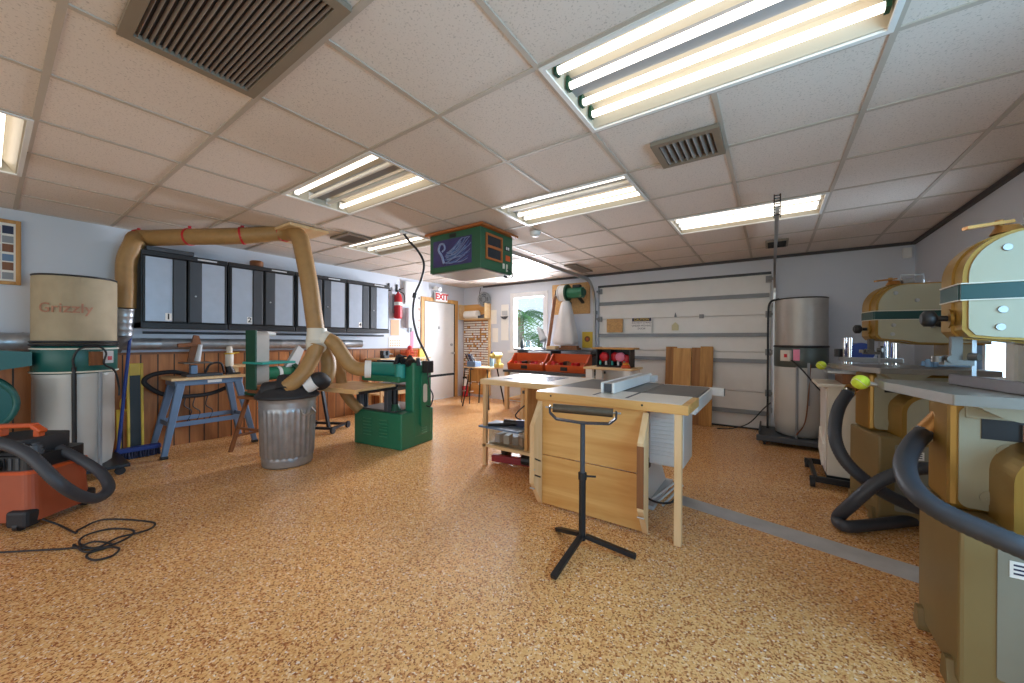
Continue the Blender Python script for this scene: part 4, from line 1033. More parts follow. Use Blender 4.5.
r = thing('warning_sign', 'yellow card with dark symbol on the wall beside the garage door', 'sign', (-2.72, BW, 1.25))
MB().box(-.10, -.008, -.13, .10, -.001, .16).build('card', 'yellow', r); MB().cyl((0, -.010, .03), (0, -.008, .03), .055).build('symbol', 'brownwood', r); MB().cyl((0, -.012, .03), (0, -.010, .03), .022).build('dot', 'orange', r)
r = thing('black_hose_coil', 'black hose coiled at the right end of the workbench', 'hose', (-2.36, 5.78, .72))
b = MB()
for i in range(3): b.torus((0, .02*i, .17), .15-.01*i, .018, 'Y', 28)
b.build('coil', 'rubber', r)

# ---- white legged table with the accessory rack
r = thing('side_table', 'small wooden table with white legs in front of the garage door', 'table', (-1.90, 5.30, 0))
MB().box(-.36, -.25, .835, .36, .25, .865).build('top', 'pine', r, bevel=.003)
for x in (-.28, .28):
    for y in (-.19, .19): MB().box(x-.05, y-.04, 0, x+.05, y+.04, .835).build('leg', 'white', r, bevel=.004)
MB().box(-.28, -.18, .55, .28, .18, .57).build('shelf', 'white', r)
r = thing('accessory_rack', 'black rack holding red spools and tools on the small white legged table', 'rack', (-1.88, 5.33, .865))
MB().box(-.25, -.10, 0, .25, .12, .02).box(-.25, .10, 0, .25, .12, .26).box(-.25, -.10, 0, -.235, .12, .26).box(.235, -.10, 0, .25, .12, .26).box(-.05, -.10, 0, -.035, .1, .26).build('carcass', 'black', r)
MB().box(-.31, -.14, .26, .31, .15, .285).build('top_board', 'oak', r, bevel=.003)
for i, (x, z) in enumerate(((-.14, .15), (.02, .15), (.10, .15), (.17, .12))):
    MB().lathe([(.02, 0), (.065, 0), (.065, .012), (.03, .014), (.03, .05), (.065, .052), (.065, .064), (.02, .064)], (x, -.09+.02*(i % 2), z), 20, 'Y').build('spool', 'red' if i != 2 else 'pink', r)
for i in range(5): MB().cyl((-.20+i*.09, -.07, .03), (-.20+i*.09, -.07, .09), .016).build('bit', 'lightgrey' if i % 2 else 'teal', r)
r = thing('orange_cone', 'orange cone shaped part on the small table beside the black rack', 'cone', (-1.66, 5.14, .865)); MB().lathe([(0, 0), (.07, 0), (.065, .02), (.03, .08), (0, .09)], n=18).build('body', 'orange', r); MB().torus((0, 0, .06), .042, .006).build('ring', 'yellow', r)

# ---- on the garage door
r = thing('caution_sign', 'white CAUTION sign on the garage door', 'sign', (-1.76, BW-.001, 1.515))
MB().box(-.165, -.012, -.125, .165, 0, .125).build('plate', 'white', r)
b = MB(); b.box(-.155, -.014, .06, .155, -.012, .115); b.build('header', 'navy', r)
MB().text('CAUTION', .055, TM((0, -.0145, .088), ROT_BACK), .001, bold=.001).build('heading', 'yellow', r)
b = MB()
for i, t in enumerate(('DO NOT STAND', 'UNDER MOVING', 'DOOR')): b.text(t, .042, TM((0, -.0125, .035-i*.048), ROT_BACK), .001)
b.build('lettering', 'navy', r)
r = thing('chip_square', 'square of particle board fixed to the garage door left of the white sign', 'board', (-2.215, BW, 1.395)); MB().box(-.14, -.016, 0, .14, -.001, .235).build('board', 'chip', r)
r = thing('small_tag', 'small pale tag hanging right of the white sign on the garage door', 'tag', (-1.24, BW, 1.42)); b = MB(); b.prism([(-.05, 0), (.05, 0), (.05, .08), (0, .13), (-.05, .08)], 'xz', -.006, -.001); b.build('tag_plate', 'tagcol', r)

# ---- boards leaning on the garage door
for i, (x0, x1, h, m, y, l) in enumerate(((-1.36, -1.20, 1.17, 'walnut', .0, 'darkest leaning board, leftmost against the garage door'), (-1.24, -.99, 1.15, 'oak', -.03, 'wide oak board leaning in front, second from the left against the garage door'),
        (-.99, -.87, 1.16, 'walnut', .0, 'narrow knotty board leaning between the two wide boards at the garage door'), (-.87, -.70, 1.18, 'oak2', .0, 'rightmost figured board of the four leaning on the garage door'))):
    r = thing('leaning_board', l, 'board', ((x0+x1)/2, BW-.20+y, 0), 0, 'boards leaning on the garage door'); r.rotation_euler = (-.125, 0, 0)
    MB().box(-(x1-x0)/2, -.012, .005, (x1-x0)/2, .012, h).build('plank', m, r, bevel=.003)
r = thing('door_cord', 'thin dark cord lying along the bottom right of the garage door', 'cord', (-.6, 6.1, 0))
kid(MB().tube(smooth_path([(-.62, 5.98, .008), (-.45, 6.10, .012), (-.25, 6.15, .10), (-.08, 6.17, .32), (-.0, 6.10, .42)], 8), .008, 6), 'cable', 'black', r)

# ================================================================== DUST COLLECTOR (grey, right)
r = thing('grey_dust_collector', 'grey dust collector with metal filter drum and clear bag right of the garage door', 'dust collector', (.30, 5.80, 0))
b = MB(); b.box(-.42, -.40, .06, .46, .32, .10); b.box(-.42, -.40, .10, -.40, .32, .16); b.box(-.44, -.42, .05, .48, -.38, .12); b.build('base', 'darkgrey', r, bevel=.008)
for x, y in ((-.36, -.36), (.40, -.36), (-.36, .26), (.40, .26)): MB().cyl((x-.015, y, .035), (x+.015, y, .035), .035).box(x-.02, y-.02, .035, x+.02, y+.02, .07).build('caster', 'rubber', r)
MB().lathe([(.20, .10), (.25, .12), (.265, .3), (.265, .7), (.262, .93), (.25, .95)], n=40, flute=lambda t, z: .010*math.sin(5*t+z*5)+.006*math.sin(9*t-z*6)).build('collection_bag', 'bag', r)
rg = MB().lathe([(.262, .94), (.27, .95), (.27, 1.17), (.262, 1.18), (.2, 1.19)], n=40).build('ring_housing', 'ringgrey', r)
b = MB(); b.torus((0, 0, 1.19), .264, .014, n=40); b.build('clamp_band', 'black', rg)
fl = MB().lathe([(.26, 1.20), (.262, 1.21), (.262, 1.76), (.26, 1.775), (.255, 1.77), (0, 1.765)], n=90, flute=lambda t, z: .004*(int(round(t/(2*PI)*90)) % 2)).build('filter_drum', 'filtergrey', r); b = MB(); b.torus((0, 0, 1.773), .26, .008, n=40); b.build('rim', 'blacksteel', fl)
for a in (.4, 2.5, 4.55): MB().cyl((.275*math.cos(a), .275*math.sin(a), .1), (.275*math.cos(a), .275*math.sin(a), .95), .013).build('support_leg', 'grey', r)
sb = MB().obox((-.15, -.245, 1.08), (.10, .06, .13), (0, 0, -.5)).build('switch_box', 'offwhite', r, bevel=.005); MB().obox((-.155, -.278, 1.08), (.03, .012, .04), (0, 0, -.5)).build('red_switch', 'red', sb); MB().obox((-.05, -.27, 1.09), (.06, .03, .13), (0, 0, -.2)).build('tag', 'pink', sb)
b = MB(); b.tube(smooth_path([(-.10, -.28, 1.03), (.0, -.32, .92), (.12, -.33, .75), (.22, -.32, .62)], 8), .008, 8); b.build('power_cable', 'black', r)
b = MB(); b.tube(smooth_path([(.08, -.27, .98), (.06, -.285, .6), (.03, -.29, .3), (-.05, -.33, .15)], 8), .007, 8); b.build('red_cable', 'brownwood', r)
MB().box(.05, -.285, .5, .075, -.27, 1.0).build('clear_strip', 'grey', r)
b = MB(); b.tube(smooth_path([(-.22, -.1, 1.78), (-.31, -.12, 1.74), (-.33, -.13, 1.55), (-.33, -.14, .9), (-.33, -.14, .16)], 8), .012, 8); b.build('side_rod', 'blacksteel', r)

# junction box high in the corner, storage cabinet under the side window
place(MB().box(1.27, BW-.05, 2.24, 1.345, BW-.001, 2.36), 'junction_box', 'white', 'small white box high in the corner right of the dust collector', 'junction box', None, .004)
r = thing('storage_cabinet', 'low reddish brown cabinet along the right wall under the window', 'cabinet', (1.14, 5.48, 0))
MB().box(-.22, -.72, .08, .22, .76, .92).build('carcass', 'brownwood', r, bevel=.004); MB().box(-.25, -.74, .92, .235, .77, .95).build('top', 'brownwood', r, bevel=.004)
for i in range(3): dd = MB().box(-.238, -.71+i*.49, .12, -.22, -.24+i*.49, .88).build('door', 'brownwood', r, bevel=.004); MB().sph((-.25, -.29+i*.49, .7), .014).build('knob', 'brass', dd)
# ================================================================== TABLE SAW GROUP
r = thing('outfeed_table', 'plywood outfeed table with white top and folded leaf at the front of the table saw', 'table', (-.93, 2.60, 0))
ZT = .86
b = MB(); b.box(-.53, -.20, ZT-.058, .53, .20, ZT); b.build('edge_frame', 'ply', r, bevel=.003)
MB().box(-.53, -.185, ZT, .49, .20, ZT+.0025).build('white_top', 'laminate', r)
for x in (-.10, .135): MB().box(x-.009, -.12, ZT+.0025, x+.009, .20, ZT+.0035).build('mitre_slot', 'darkgrey', r)
for x in (-.40, .26): MB().cyl((x, -.202, ZT-.022), (x, -.198, ZT-.022), .007).build('screw', 'black', r)
MB().box(.45, -.19, 0, .492, -.148, ZT-.058).build('leg', 'pinez', r, bevel=.003)
lf = MB().box(-.50, -.175, .39, .28, -.157, .805).build('leaf_upper_panel', 'ply', r, bevel=.002)
MB().box(-.50, -.175, .02, .28, -.157, .383).build('leaf_lower_panel', 'ply', r, bevel=.002)
for x in (-.52, .262):
    lr = MB().prism([(-.18, .79), (-.30, .62), (-.30, .20), (-.18, .015)], 'yz', x, x+.036).build('leaf_side_rail', 'pinez', r, bevel=.002)
    if x < 0:
        for z in (.36, .24): MB().obox((x+.037, -.245, z), (.003, .09, .010), (-.45, 0, 0)).build('slot', 'blacksteel', lr)
    else: MB().box(x-.003, -.303, .22, x+.039, -.30, .60).build('edge_strip', 'brownwood', lr)
    for z in (.30, .16): MB().cyl((x-.002, -.29, z), (x+.038, -.29, z), .006).build('bolt', 'steel', lr)

r = thing('table_saw', 'white cabinet table saw with grey iron top and side extension wing', 'table saw', (-1.12, 3.16, 0))
MB().box(-.35, -.36, ZT-.04, .33, .37, ZT+.001).build('iron_top', 'castiron', r, bevel=.004)
MB().box(.332, -.36, ZT-.035, .70, .34, ZT).build('extension_wing', 'castiron', r, bevel=.004)
b = MB(); b.box(.70, -.36, ZT-.10, .715, .36, ZT-.012); b.box(.65, -.36, ZT-.12, .70, .34, ZT-.04); b.build('wing_side', 'white', r, bevel=.003)
cb = MB().prism([(-.24, .03), (.37, .03), (.31, .24), (.31, .82), (-.24, .82)], 'xz', -.28, .28).build('cabinet', 'white', r, bevel=.01)
MB().prism([(.31, .26), (.36, .22), (.36, .80), (.31, .80)], 'xz', -.285, -.25).build('corner_post', 'white', cb, bevel=.006)
mc = MB().box(.38, -.33, .34, .62, .02, .80).build('motor_cover', 'white', r, bevel=.012)
b = MB()
for i in range(12): b.obox((.475, -.331, .42+i*.03), (.16, .006, .008), (.5, 0, 0))
b.build('louvre', 'white', mc)
b = MB(); b.box(-.28, -.34, .0, .42, .32, .03); b.build('base_plate', 'lightgrey', r, bevel=.004)
b = MB(); b.box(.26, -.345, .055, .36, -.28, .10); b.build('red_plug', 'red', r, bevel=.006)
b = MB(); b.obox((.36, -.31, .34), (.05, .05, .07)); b.tube(smooth_path([(.34, -.34, .34), (.33, -.36, .15), (.42, -.36, .08), (.55, -.34, .10), (.60, -.33, .25)], 8), .008, 8); b.build('power_lead', 'black', r)
b = MB()
for i in range(3): b.beam((.38+.05*i, -.33, .05), (.55+.03*i, -.30, .22), .02, .012)
b.build('dust_brace', 'lightgrey', r)
b = MB(); b.box(-.34, .39, ZT-.075, .80, .45, ZT-.01); b.build('fence_rail', 'white', r, bevel=.006)
MB().box(.80, .392, ZT-.073, .803, .448, ZT-.012).build('rail_cap', 'darkgrey', r)
r = thing('rip_fence', 'white faced rip fence lying across the table saw top', 'fence', (-.975, 3.12, ZT+.004))
b = MB(); b.box(-.032, -.50, .005, .032, .52, .072); b.build('beam', 'steel', r, bevel=.003)
for s in (-1, 1): MB().box(s*.032, -.515, .002, s*.052, .50, .078).build('face', 'white', r, bevel=.003)
MB().box(-.028, -.508, .008, .028, -.50, .068).build('end_cap', 'darkgrey', r); MB().box(-.10, .44, -.0, .10, .54, .06).build('clamp_head', 'lightgrey', r, bevel=.006)

r = thing('router_table', 'wood edged router table joined to the left of the table saw with open shelf', 'router table', (-1.93, 3.22, 0))
MB().box(-.45, -.38, ZT-.05, .455, .38, ZT).build('edge_frame', 'pine', r, bevel=.003)
MB().box(-.42, -.345, ZT, .455, .36, ZT+.002).build('top_sheet', 'laminate', r)
ip = MB().box(-.26, -.24, ZT+.002, .22, .24, ZT+.004).build('insert_plate', 'insert', r)
MB().cyl((-.02, 0, ZT+.004), (-.02, 0, ZT+.007), .05, n=24).build('insert_ring', 'darkgrey', ip)
for y in (-.34, .34): MB().box(-.43, y-.02, 0.0, -.39, y+.02, ZT-.05).build('leg', 'pinez', r, bevel=.003)
MB().box(-.44, -.36, .185, .42, .36, .215).build('shelf', 'pine', r, bevel=.003)
MB().box(.05, -.33, .215, .08, .33, ZT-.05).build('upright_panel', 'plyz', r, bevel=.002)
MB().box(.19, -.33, .10, .42, -.31, ZT-.05).build('front_panel', 'plyz', r, bevel=.002)
MB().box(-.43, -.05, .0, -.36, .05, .185).build('foot', 'blacksteel', r, bevel=.004)
for y in (-.2, .2): MB().box(.33, y-.05, 0, .42, y+.05, .185).build('foot_block', 'pine', r)
rt = MB().cyl((-.04, -.02, .62), (-.04, -.02, .80), .06, n=24).build('router', 'steel', r); b = MB(); b.cyl((-.04, -.02, .56), (-.04, -.02, .62), .04, .06).box(-.16, -.05, .70, .08, .01, .73); b.build('router_handles', 'darkgrey', rt)
b = MB(); b.tube(smooth_path([(-.08, -.05, .62), (-.18, -.10, .52), (-.20, -.1, .46), (-.05, -.12, .43)], 8), .007, 8); b.build('router_lead', 'black', rt)
r = thing('clear_bin', 'clear plastic bin on the shelf under the router table', 'bin', (-2.11, 3.02, .215))
b = MB(); b.box(-.195, -.115, 0, .195, .115, .006); b.box(-.20, -.12, 0, .20, -.115, .16); b.box(-.20, .115, 0, .20, .12, .16); b.box(-.2, -.115, 0, -.195, .115, .16); b.box(.195, -.115, 0, .2, .115, .16); b.build('walls', 'clearbox', r)
for i in range(4): MB().obox((-.13+i*.085, .0, .05), (.06, .15, .08), (0, 0, .3*i)).build('contents', ['lightgrey', 'offwhite', 'grey', 'peach'][i], r, bevel=.005)
r = thing('tool_tray', 'blue grey tray of black tools resting on the clear bin', 'tray', (-2.14, 3.0, .375))
MB().box(-.26, -.16, 0.002, .23, .14, .02).build('tray', 'bluesteel', r, bevel=.004)
MB().cyl((-.05, 0, .05), (.10, .03, .05), .03).build('tool_body', 'black', r); MB().beam((.02, 0, .04), (-.16, -.13, .03), .035, .03).build('tool_grip', 'black', r, bevel=.006); MB().obox((.12, .05, .05), (.1, .07, .06), (0, 0, .4)).build('battery_pack', 'navy', r, bevel=.006)
r = thing('floor_tool', 'dark red tool with black motor lying on the floor under the router table', 'tool', (-1.97, 3.02, 0), .1)
MB().beam((-.36, 0, .05), (.18, .02, .06), .06, .07).build('red_body', 'darkred', r, bevel=.01); MB().cyl((0, -.02, .09), (.12, -.02, .09), .05).build('motor', 'black', r); MB().box(.10, -.05, .02, .20, .05, .12).build('head', 'red', r, bevel=.01)

# roller stand
hub = V((-.916, 2.045, 0))
r = thing('roller_stand', 'black tripod roller stand in front of the outfeed table', 'roller stand', tuple(hub))
for p in ((-0.922, 1.697, 0), (-0.625, 2.136, 0), (-1.14, 2.15, 0)):
    f = V(p)-hub; MB().beam((f.normalized()*.02)+V((0, 0, .085)), f+V((0, 0, .014)), .034, .024).build('leg', 'blacksteel', r, bevel=.003)
MB().cyl((0, 0, .06), (0, 0, .45), .020).build('outer_tube', 'blacksteel', r)
MB().cyl((0, 0, .40), (0, 0, .765), .0145).build('inner_tube', 'darkgrey', r)
b = MB(); b.cyl((0, 0, .42), (0, 0, .46), .025); b.cyl((.02, .01, .44), (.07, .035, .44), .006); b.build('clamp_screw', 'black', r)
e0, e1 = V((-1.096, 1.943, .845))-hub, V((-.725, 2.112, .825))-hub
ax = (e1-e0).normalized()
rl = MB().cyl(e0+ax*.03, e1-ax*.03, .026, n=24).build('roller', 'rollersteel', r)
MB().cyl(e0-ax*.015, e1+ax*.015, .006).build('axle', 'steel', r)
b = MB(); dn = V((0, 0, -1)); P = [e0+ax*.01+V((0, 0, .01)), e0+ax*.012+dn*.03, e0+ax*.05+dn*.065, (e0+e1)/2+dn*.075, e1-ax*.05+dn*.065, e1-ax*.012+dn*.03, e1-ax*.01+V((0, 0, .01))]
for p, q in zip(P, P[1:]): b.beam(p, q, .045, .009, up=(0, 0, 1) if abs((q-p).normalized().z) < .7 else tuple(ax))
b.build('yoke', 'bluesteel2', r)

# ================================================================== SHOP VACUUM (lower left)
vc = V((-4.247, 0.155, 0.12)); 
r = thing('shop_vacuum', 'orange and black shop vacuum at the lower left with thick black hose', 'vacuum', (vc.x, vc.y, 0), math.radians(38))
b = MB(); s0 = 0
b.prism(rrect(-.26, -.19, .27, .19, .06), 'xy', .05, .38); b.xf(lambda p: V((p.x*(1-.28*(p.z-.05)), p.y*(1-.25*(p.z-.05)), p.z)))
tk = b.build('tank', 'tank', r, bevel=.012)
MB().prism(rrect(-.255, -.185, .262, .185, .06), 'xy', .355, .375).build('tank_rim', 'orange', tk)
MB().prism(rrect(-.24, -.175, .245, .175, .06), 'xy', .378, .47).build('lid', 'black', r, bevel=.02)
MB().prism(rrect(-.20, -.14, .18, .15, .07), 'xy', .47, .57).build('motor_head', 'rubber', r, bevel=.025)
b = MB(); b.beam((-.24, -.02, .635), (.10, -.02, .645), .05, .028); b.beam((.09, -.02, .64), (.15, -.02, .60), .05, .028); b.beam((-.12, -.02, .57), (-.12, -.02, .63), .04, .05); b.beam((.12, -.02, .55), (.12, -.02, .61), .04, .04); b.build('carry_handle', 'orange', r, bevel=.008)
MB().box(-.17, -.147, .50, .02, -.139, .565).build('label_panel', 'lightgrey', r)
for i in range(9): MB().box(-.20+i*.045, -.182, .385, -.178+i*.045, -.165, .462).build('lid_rib', 'darkgrey' if i % 3 else 'rubber', r, bevel=.004)
MB().cyl((.19, -.10, .47), (.19, -.10, .53), .04, .03).cyl((.19, -.10, .53), (.19, -.10, .545), .02).build('intake_cap', 'darkgrey', r)
b = MB(); b.tube(smooth_path([(-.22, -.12, .47), (-.14, -.17, .52), (.0, -.18, .50), (.14, -.15, .54), (.22, -.08, .49)], 8), .016, 8); b.build('cord_wrap', 'black', r)
MB().box(.10, -.15, .50, .17, -.138, .55).build('switch_panel', 'lightgrey', r, bevel=.003)
for x in (-.16, -.05, .06): MB().box(x-.03, -.18, .39, x+.03, -.168, .44).build('latch', 'lightgrey' if x < -.1 else 'rubber', r, bevel=.004)
for sy in (-1, 1):
    for sx in (-1, 1):
        hs = MB().obox((sx*.20, sy*.17, .075), (.13, .09, .11), (0, 0, 0)).build('caster_housing', 'rubber', r, bevel=.02)
        MB().cyl((sx*.20-.015, sy*.19, .03), (sx*.20+.015, sy*.19, .03), .03).build('caster', 'black', hs)
b = MB(); b.cyl((.05, -.17, .42), (.05, -.22, .42), .04); b.build('blower_port', 'black', r)
vh = [V((-3.738, -0.034, 0.659)), V((-3.62, 0.049, 0.643)), V((-3.484, 0.144, 0.575)), V((-3.394, 0.243, 0.409)), V((-3.452, 0.325, 0.291)), V((-3.521, 0.41, 0.226)), V((-3.664, 0.481, 0.234)), V((-3.857, 0.468, 0.299)), V((-4.009, 0.386, 0.39)), V((-4.106, 0.294, 0.473))]
R0 = r; Mi = (Matrix.Translation(V((vc.x, vc.y, 0))) @ Matrix.Rotation(math.radians(38), 4, 'Z')).inverted()
b = MB(); b.hose(vh, .030, .07, .014, 16); b.xf(lambda p: Mi@p); b.build('hose', 'hoseblack', r)
b = MB()
cp = [(-3.886, 0.213, 0.06), (-3.836, 0.284, 0), (-3.603, 0.327, 0), (-3.671, 0.354, 0), (-3.715, 0.47, 0), (-3.412, 0.637, 0), (-3.324, 0.634, 0), (-3.288, 0.567, 0), (-3.299, 0.472, 0), (-3.263, 0.377, 0), (-3.388, 0.327, 0), (-3.499, 0.358, 0), (-3.514, 0.467, 0), (-3.358, 0.547, 0), (-3.25, 0.508, 0), (-3.235, 0.409, 0), (-3.333, 0.314, 0), (-3.4, 0.305, 0), (-3.249, 0.336, 0), (-3.22, 0.407, 0), (-3.123, 0.451, 0), (-3.07, 0.416, 0), (-3.073, 0.355, 0), (-3.141, 0.329, 0), (-3.215, 0.348, 0), (-3.217, 0.435, 0), (-3.347, 0.382, 0), (-3.373, 0.298, 0), (-3.48, 0.184, 0), (-3.692, -0.017, 0)]
cp = [V((p[0], p[1], max(p[2], 0)+.007+.004*(i % 3))) for i, p in enumerate(cp)]
b.tube(smooth_path(cp, 8), .006, 6); b.xf(lambda p: Mi@p); b.build('power_cord', 'black', r)

# ================================================================== BAND SAWS
def bandsaw(label, x, y, rz, ball_label, fence, port):
    r = thing('band_saw', label, 'band saw', (x, y, 0), rz, 'cream band saws along the right')
    bs = MB().box(0, 0, .03, .66, .44, .60).build('base_cabinet', 'olive', r, bevel=.012)
    MB().prism(rrect(.085, .10, .56, .55, .012), 'xz', -.004, .001).build('base_door', 'olivedaylit', bs, bevel=.002)
    lb = MB().box(.11, -.006, .46, .23, -.004, .515).build('label_plate', 'paper', bs)
    b = MB()
    for i in range(3): b.box(.118, -.0068, .50-i*.014, .22, -.006, .506-i*.014)
    b.build('print', 'navy', lb)
    for sx in (0, 1):
        for sy in (0, 1): MB().prism([(-.035, 0), (.035, 0), (.035, .02), (.018, .09), (-.018, .09), (-.035, .02)], 'yz', sx*.66-.02, sx*.66+.02).xf(lambda p: V((p.x, p.y+.06+sy*.32, p.z))).build('foot_bracket', 'olive', bs, bevel=.005)
    lo = MB().box(.02, .18, .60, .60, .42, 1.02).build('lower_housing', 'gold', r, bevel=.02)
    MB().prism(rrect(.045, .615, .595, 1.0, .03), 'xz', .174, .182).build('lower_cover', 'cream', lo, bevel=.004)
    MB().box(.10, .170, .885, .27, .174, .965).build('trunnion_recess', 'black', lo); MB().cyl((.20, .165, .89), (.20, .165, .95), .008).build('set_bolt', 'chrome', lo)
    for px, pz in ((.16, .845), (.12, .665), (.30, .84)): MB().cyl((px, .174, pz), (px, .168, pz), .024, n=20).cyl((px, .170, pz), (px, .165, pz), .010, n=6).build('boss', 'cream', lo)
    g = rrect(.12, .56, .40, .90, .13, 10, (0, 0, 1, 1))
    gd_ = MB().prism(g, 'xz', .0, .18, False).build('belt_guard', 'gold', r, bevel=.025, seg=3)
    MB().prism(rrect(.145, .57, .375, .875, .11, 10, (0, 0, 1, 1)), 'xz', -.003, .003).build('guard_face', 'cream', gd_, bevel=.002)
    # upper wheel housing
    out = rrect(.05, 1.255, .66, 1.675, .17, 12, (0, 0, 1, 1))
    lowb = [(.07, 1.262), (.12, 1.255), (.20, 1.25), (.28, 1.232), (.40, 1.228), (.66, 1.228)]
    prof = [(.05, 1.29)]+lowb+[p for p in out if p[1] > 1.30]
    up = MB().prism(prof, 'xz', .278, .385).build('upper_housing', 'gold', r, bevel=.02, seg=3)
    prof2 = [((p[0]-.05)*.975+.058, (p[1]-1.45)*.97+1.45) for p in prof]
    dr = MB().prism(prof2, 'xz', .20, .276).build('upper_door', 'gold', r, bevel=.022, seg=3)
    prof3 = [((p[0]-.05)*.935+.073, (p[1]-1.45)*.93+1.45) for p in prof]
    MB().prism(prof3, 'xz', .194, .202).build('door_face', 'cream', dr, bevel=.003)
    b = MB(); b.box(.050, .188, 1.412, .66, .20, 1.47); b.box(.046, .20, 1.412, .056, .385, 1.47); b.build('green_stripe', 'stripe', dr, bevel=.002)
    b = MB()
    for z in (1.408, 1.472): b.box(.05, .187, z, .66, .20, z+.004); b.box(.044, .20, z, .056, .385, z+.004)
    b.build('pin_line', 'offwhite', dr)
    for px, pz in ((.165, 1.60), (.28, 1.545), (.155, 1.37), (.15, 1.305), (.36, 1.36), (.48, 1.55), (.42, 1.52)):
        MB().cyl((px, .196, pz), (px, .187, pz), .014, .012, 16).build('cover_screw', 'steel', dr)
    b = MB(); b.cyl((.06, .30, 1.345), (.0, .30, 1.345), .012); b.lathe([(.02, -.0), (.034, .01), (.034, .035), (.02, .045)], (-.03, .30, 1.345), 10, 'X'); b.build('guide_knob', 'black', r)
    MB().cyl((.055, .30, 1.345), (.045, .30, 1.345), .04).build('knob_boss', 'gold', r)
    b = MB(); b.lathe([(.02, 0), (.035, .01), (.03, .05), (.0, .055)], (.38, .13, 1.385), 10, 'Y'); b.cyl((.38, .19, 1.385), (.38, .15, 1.385), .012); b.build('door_knob', 'black', dr)
    b = MB(); b.cyl((.20, .30, 1.67), (.20, .30, 1.70), .045, .03); b.cyl((.18, .30, 1.70), (.18, .30, 1.725), .012); b.beam((.21, .30, 1.715), (.08, .26, 1.70), .03, .012); b.build('tension_lever', 'brass', r)
    b = MB(); b.tube([(.24, .30, 1.68), (.24, .30, 1.74), (.36, .30, 1.74), (.36, .30, 1.68)], .005, 6); b.cyl((.24, .3, 1.68), (.30, .3, 1.69), .03); b.build('lift_eye', 'steel', r)
    # column, guide post, blade
    MB().box(.46, .22, 1.0, .60, .40, 1.26).build('column', 'gold', r, bevel=.015); MB().box(.475, .214, 1.0, .585, .222, 1.24).build('column_face', 'cream', r)
    b = MB(); b.box(.05, .27, 1.165, .08, .30, 1.27); b.build('guide_post', 'castiron', r)
    b = MB(); b.box(.025, .25, 1.155, .105, .31, 1.175); b.cyl((.015, .28, 1.19), (.015, .28, 1.165), .02); b.cyl((.095, .26, 1.19), (.115, .24, 1.19), .015); b.cyl((.045, .24, 1.18), (.045, .31, 1.18), .015); b.build('blade_guide', 'castiron', r)
    MB().box(.108, .283, 1.0, .120, .285, 1.27).build('blade', 'steel', r)
    # table and trunnion
    MB().prism([(-.15, .42), (-.15, .24), (-.06, -.16), (.50, -.16), (.50, .42)], 'xy', 1.04, 1.075).build('table', 'sawtable', r, bevel=.004)
    b = MB(); n = 14; b.prism([(.04+.26*i/n, 1.03-.06*math.sin(PI*i/n)) for i in range(n+1)], 'xz', .06, .16); b.box(.06, .165, .96, .32, .25, 1.035); b.build('trunnion', 'cream', r, bevel=.003)
    MB().cyl((-.15, .375, 1.05), (-.19, .375, 1.057), .010).build('fence_bar', 'steel', r)
    if fence: b = MB(); b.beam((.06, .30, 1.097), (.13, -.07, 1.097), .022, .042); b.build('table_fence', 'fencebrown', r, bevel=.002); MB().beam((.131, -.07, 1.097), (.134, -.10, 1.097), .022, .042).build('fence_end', 'bluelight', r)
    pl = Matrix.Rotation(-rz, 3, 'Z')@(V(port)-V((x, y, 0))); MB().cyl((.06, .36, .95), pl, .036).build('dust_port', 'brass', r)
    bp = V((x, y, 0))+Matrix.Rotation(rz, 3, 'Z')@V((-.205, .375, 1.058))
    t = thing('tennis_ball', ball_label, 'ball', tuple(bp-V((0, 0, .0335))), 0, 'tennis balls on band saw fence bars')
    MB().sph((0, 0, .0335), .0335, 24, 14).build('felt', 'tennis', t); b = MB(); P = [V((.034*math.cos(a)*math.cos(.5*math.sin(2*a)), .034*math.sin(a)*math.cos(.5*math.sin(2*a)), .0335+.034*math.sin(.5*math.sin(2*a)))) for a in [i/40*2*PI for i in range(40)]]
    b.tube(P, .0012, 5, closed=True); b.build('seam', 'offwhite', t)
    return r
bandsaw('cream and gold band saw nearest the camera at the right edge', .55, 1.98, 0, 'yellow tennis ball on the bar of the nearest band saw', True, (0.552, 2.364, 0.848))
r = bandsaw('cream and gold band saw standing farther back in front of the white cabinet', .61, 3.53, math.radians(12), 'yellow tennis ball on the bar of the farther band saw', False, (0.482, 3.683, 0.898))
b = MB(); b.obox((.98, 3.78, 1.098), (.22, .05, .035), (0, 0, -.3)); b.obox((.93, 3.82, 1.101), (.05, .12, .05), (0, 0, -.3)); b.cyl((.90, 3.76, 1.076), (.90, 3.76, 1.13), .02)
o = b.build('mitre_gauge', 'bluelight', bevel=.004); tag(o, 'light blue mitre gauge on the table of the farther band saw', 'gauge')

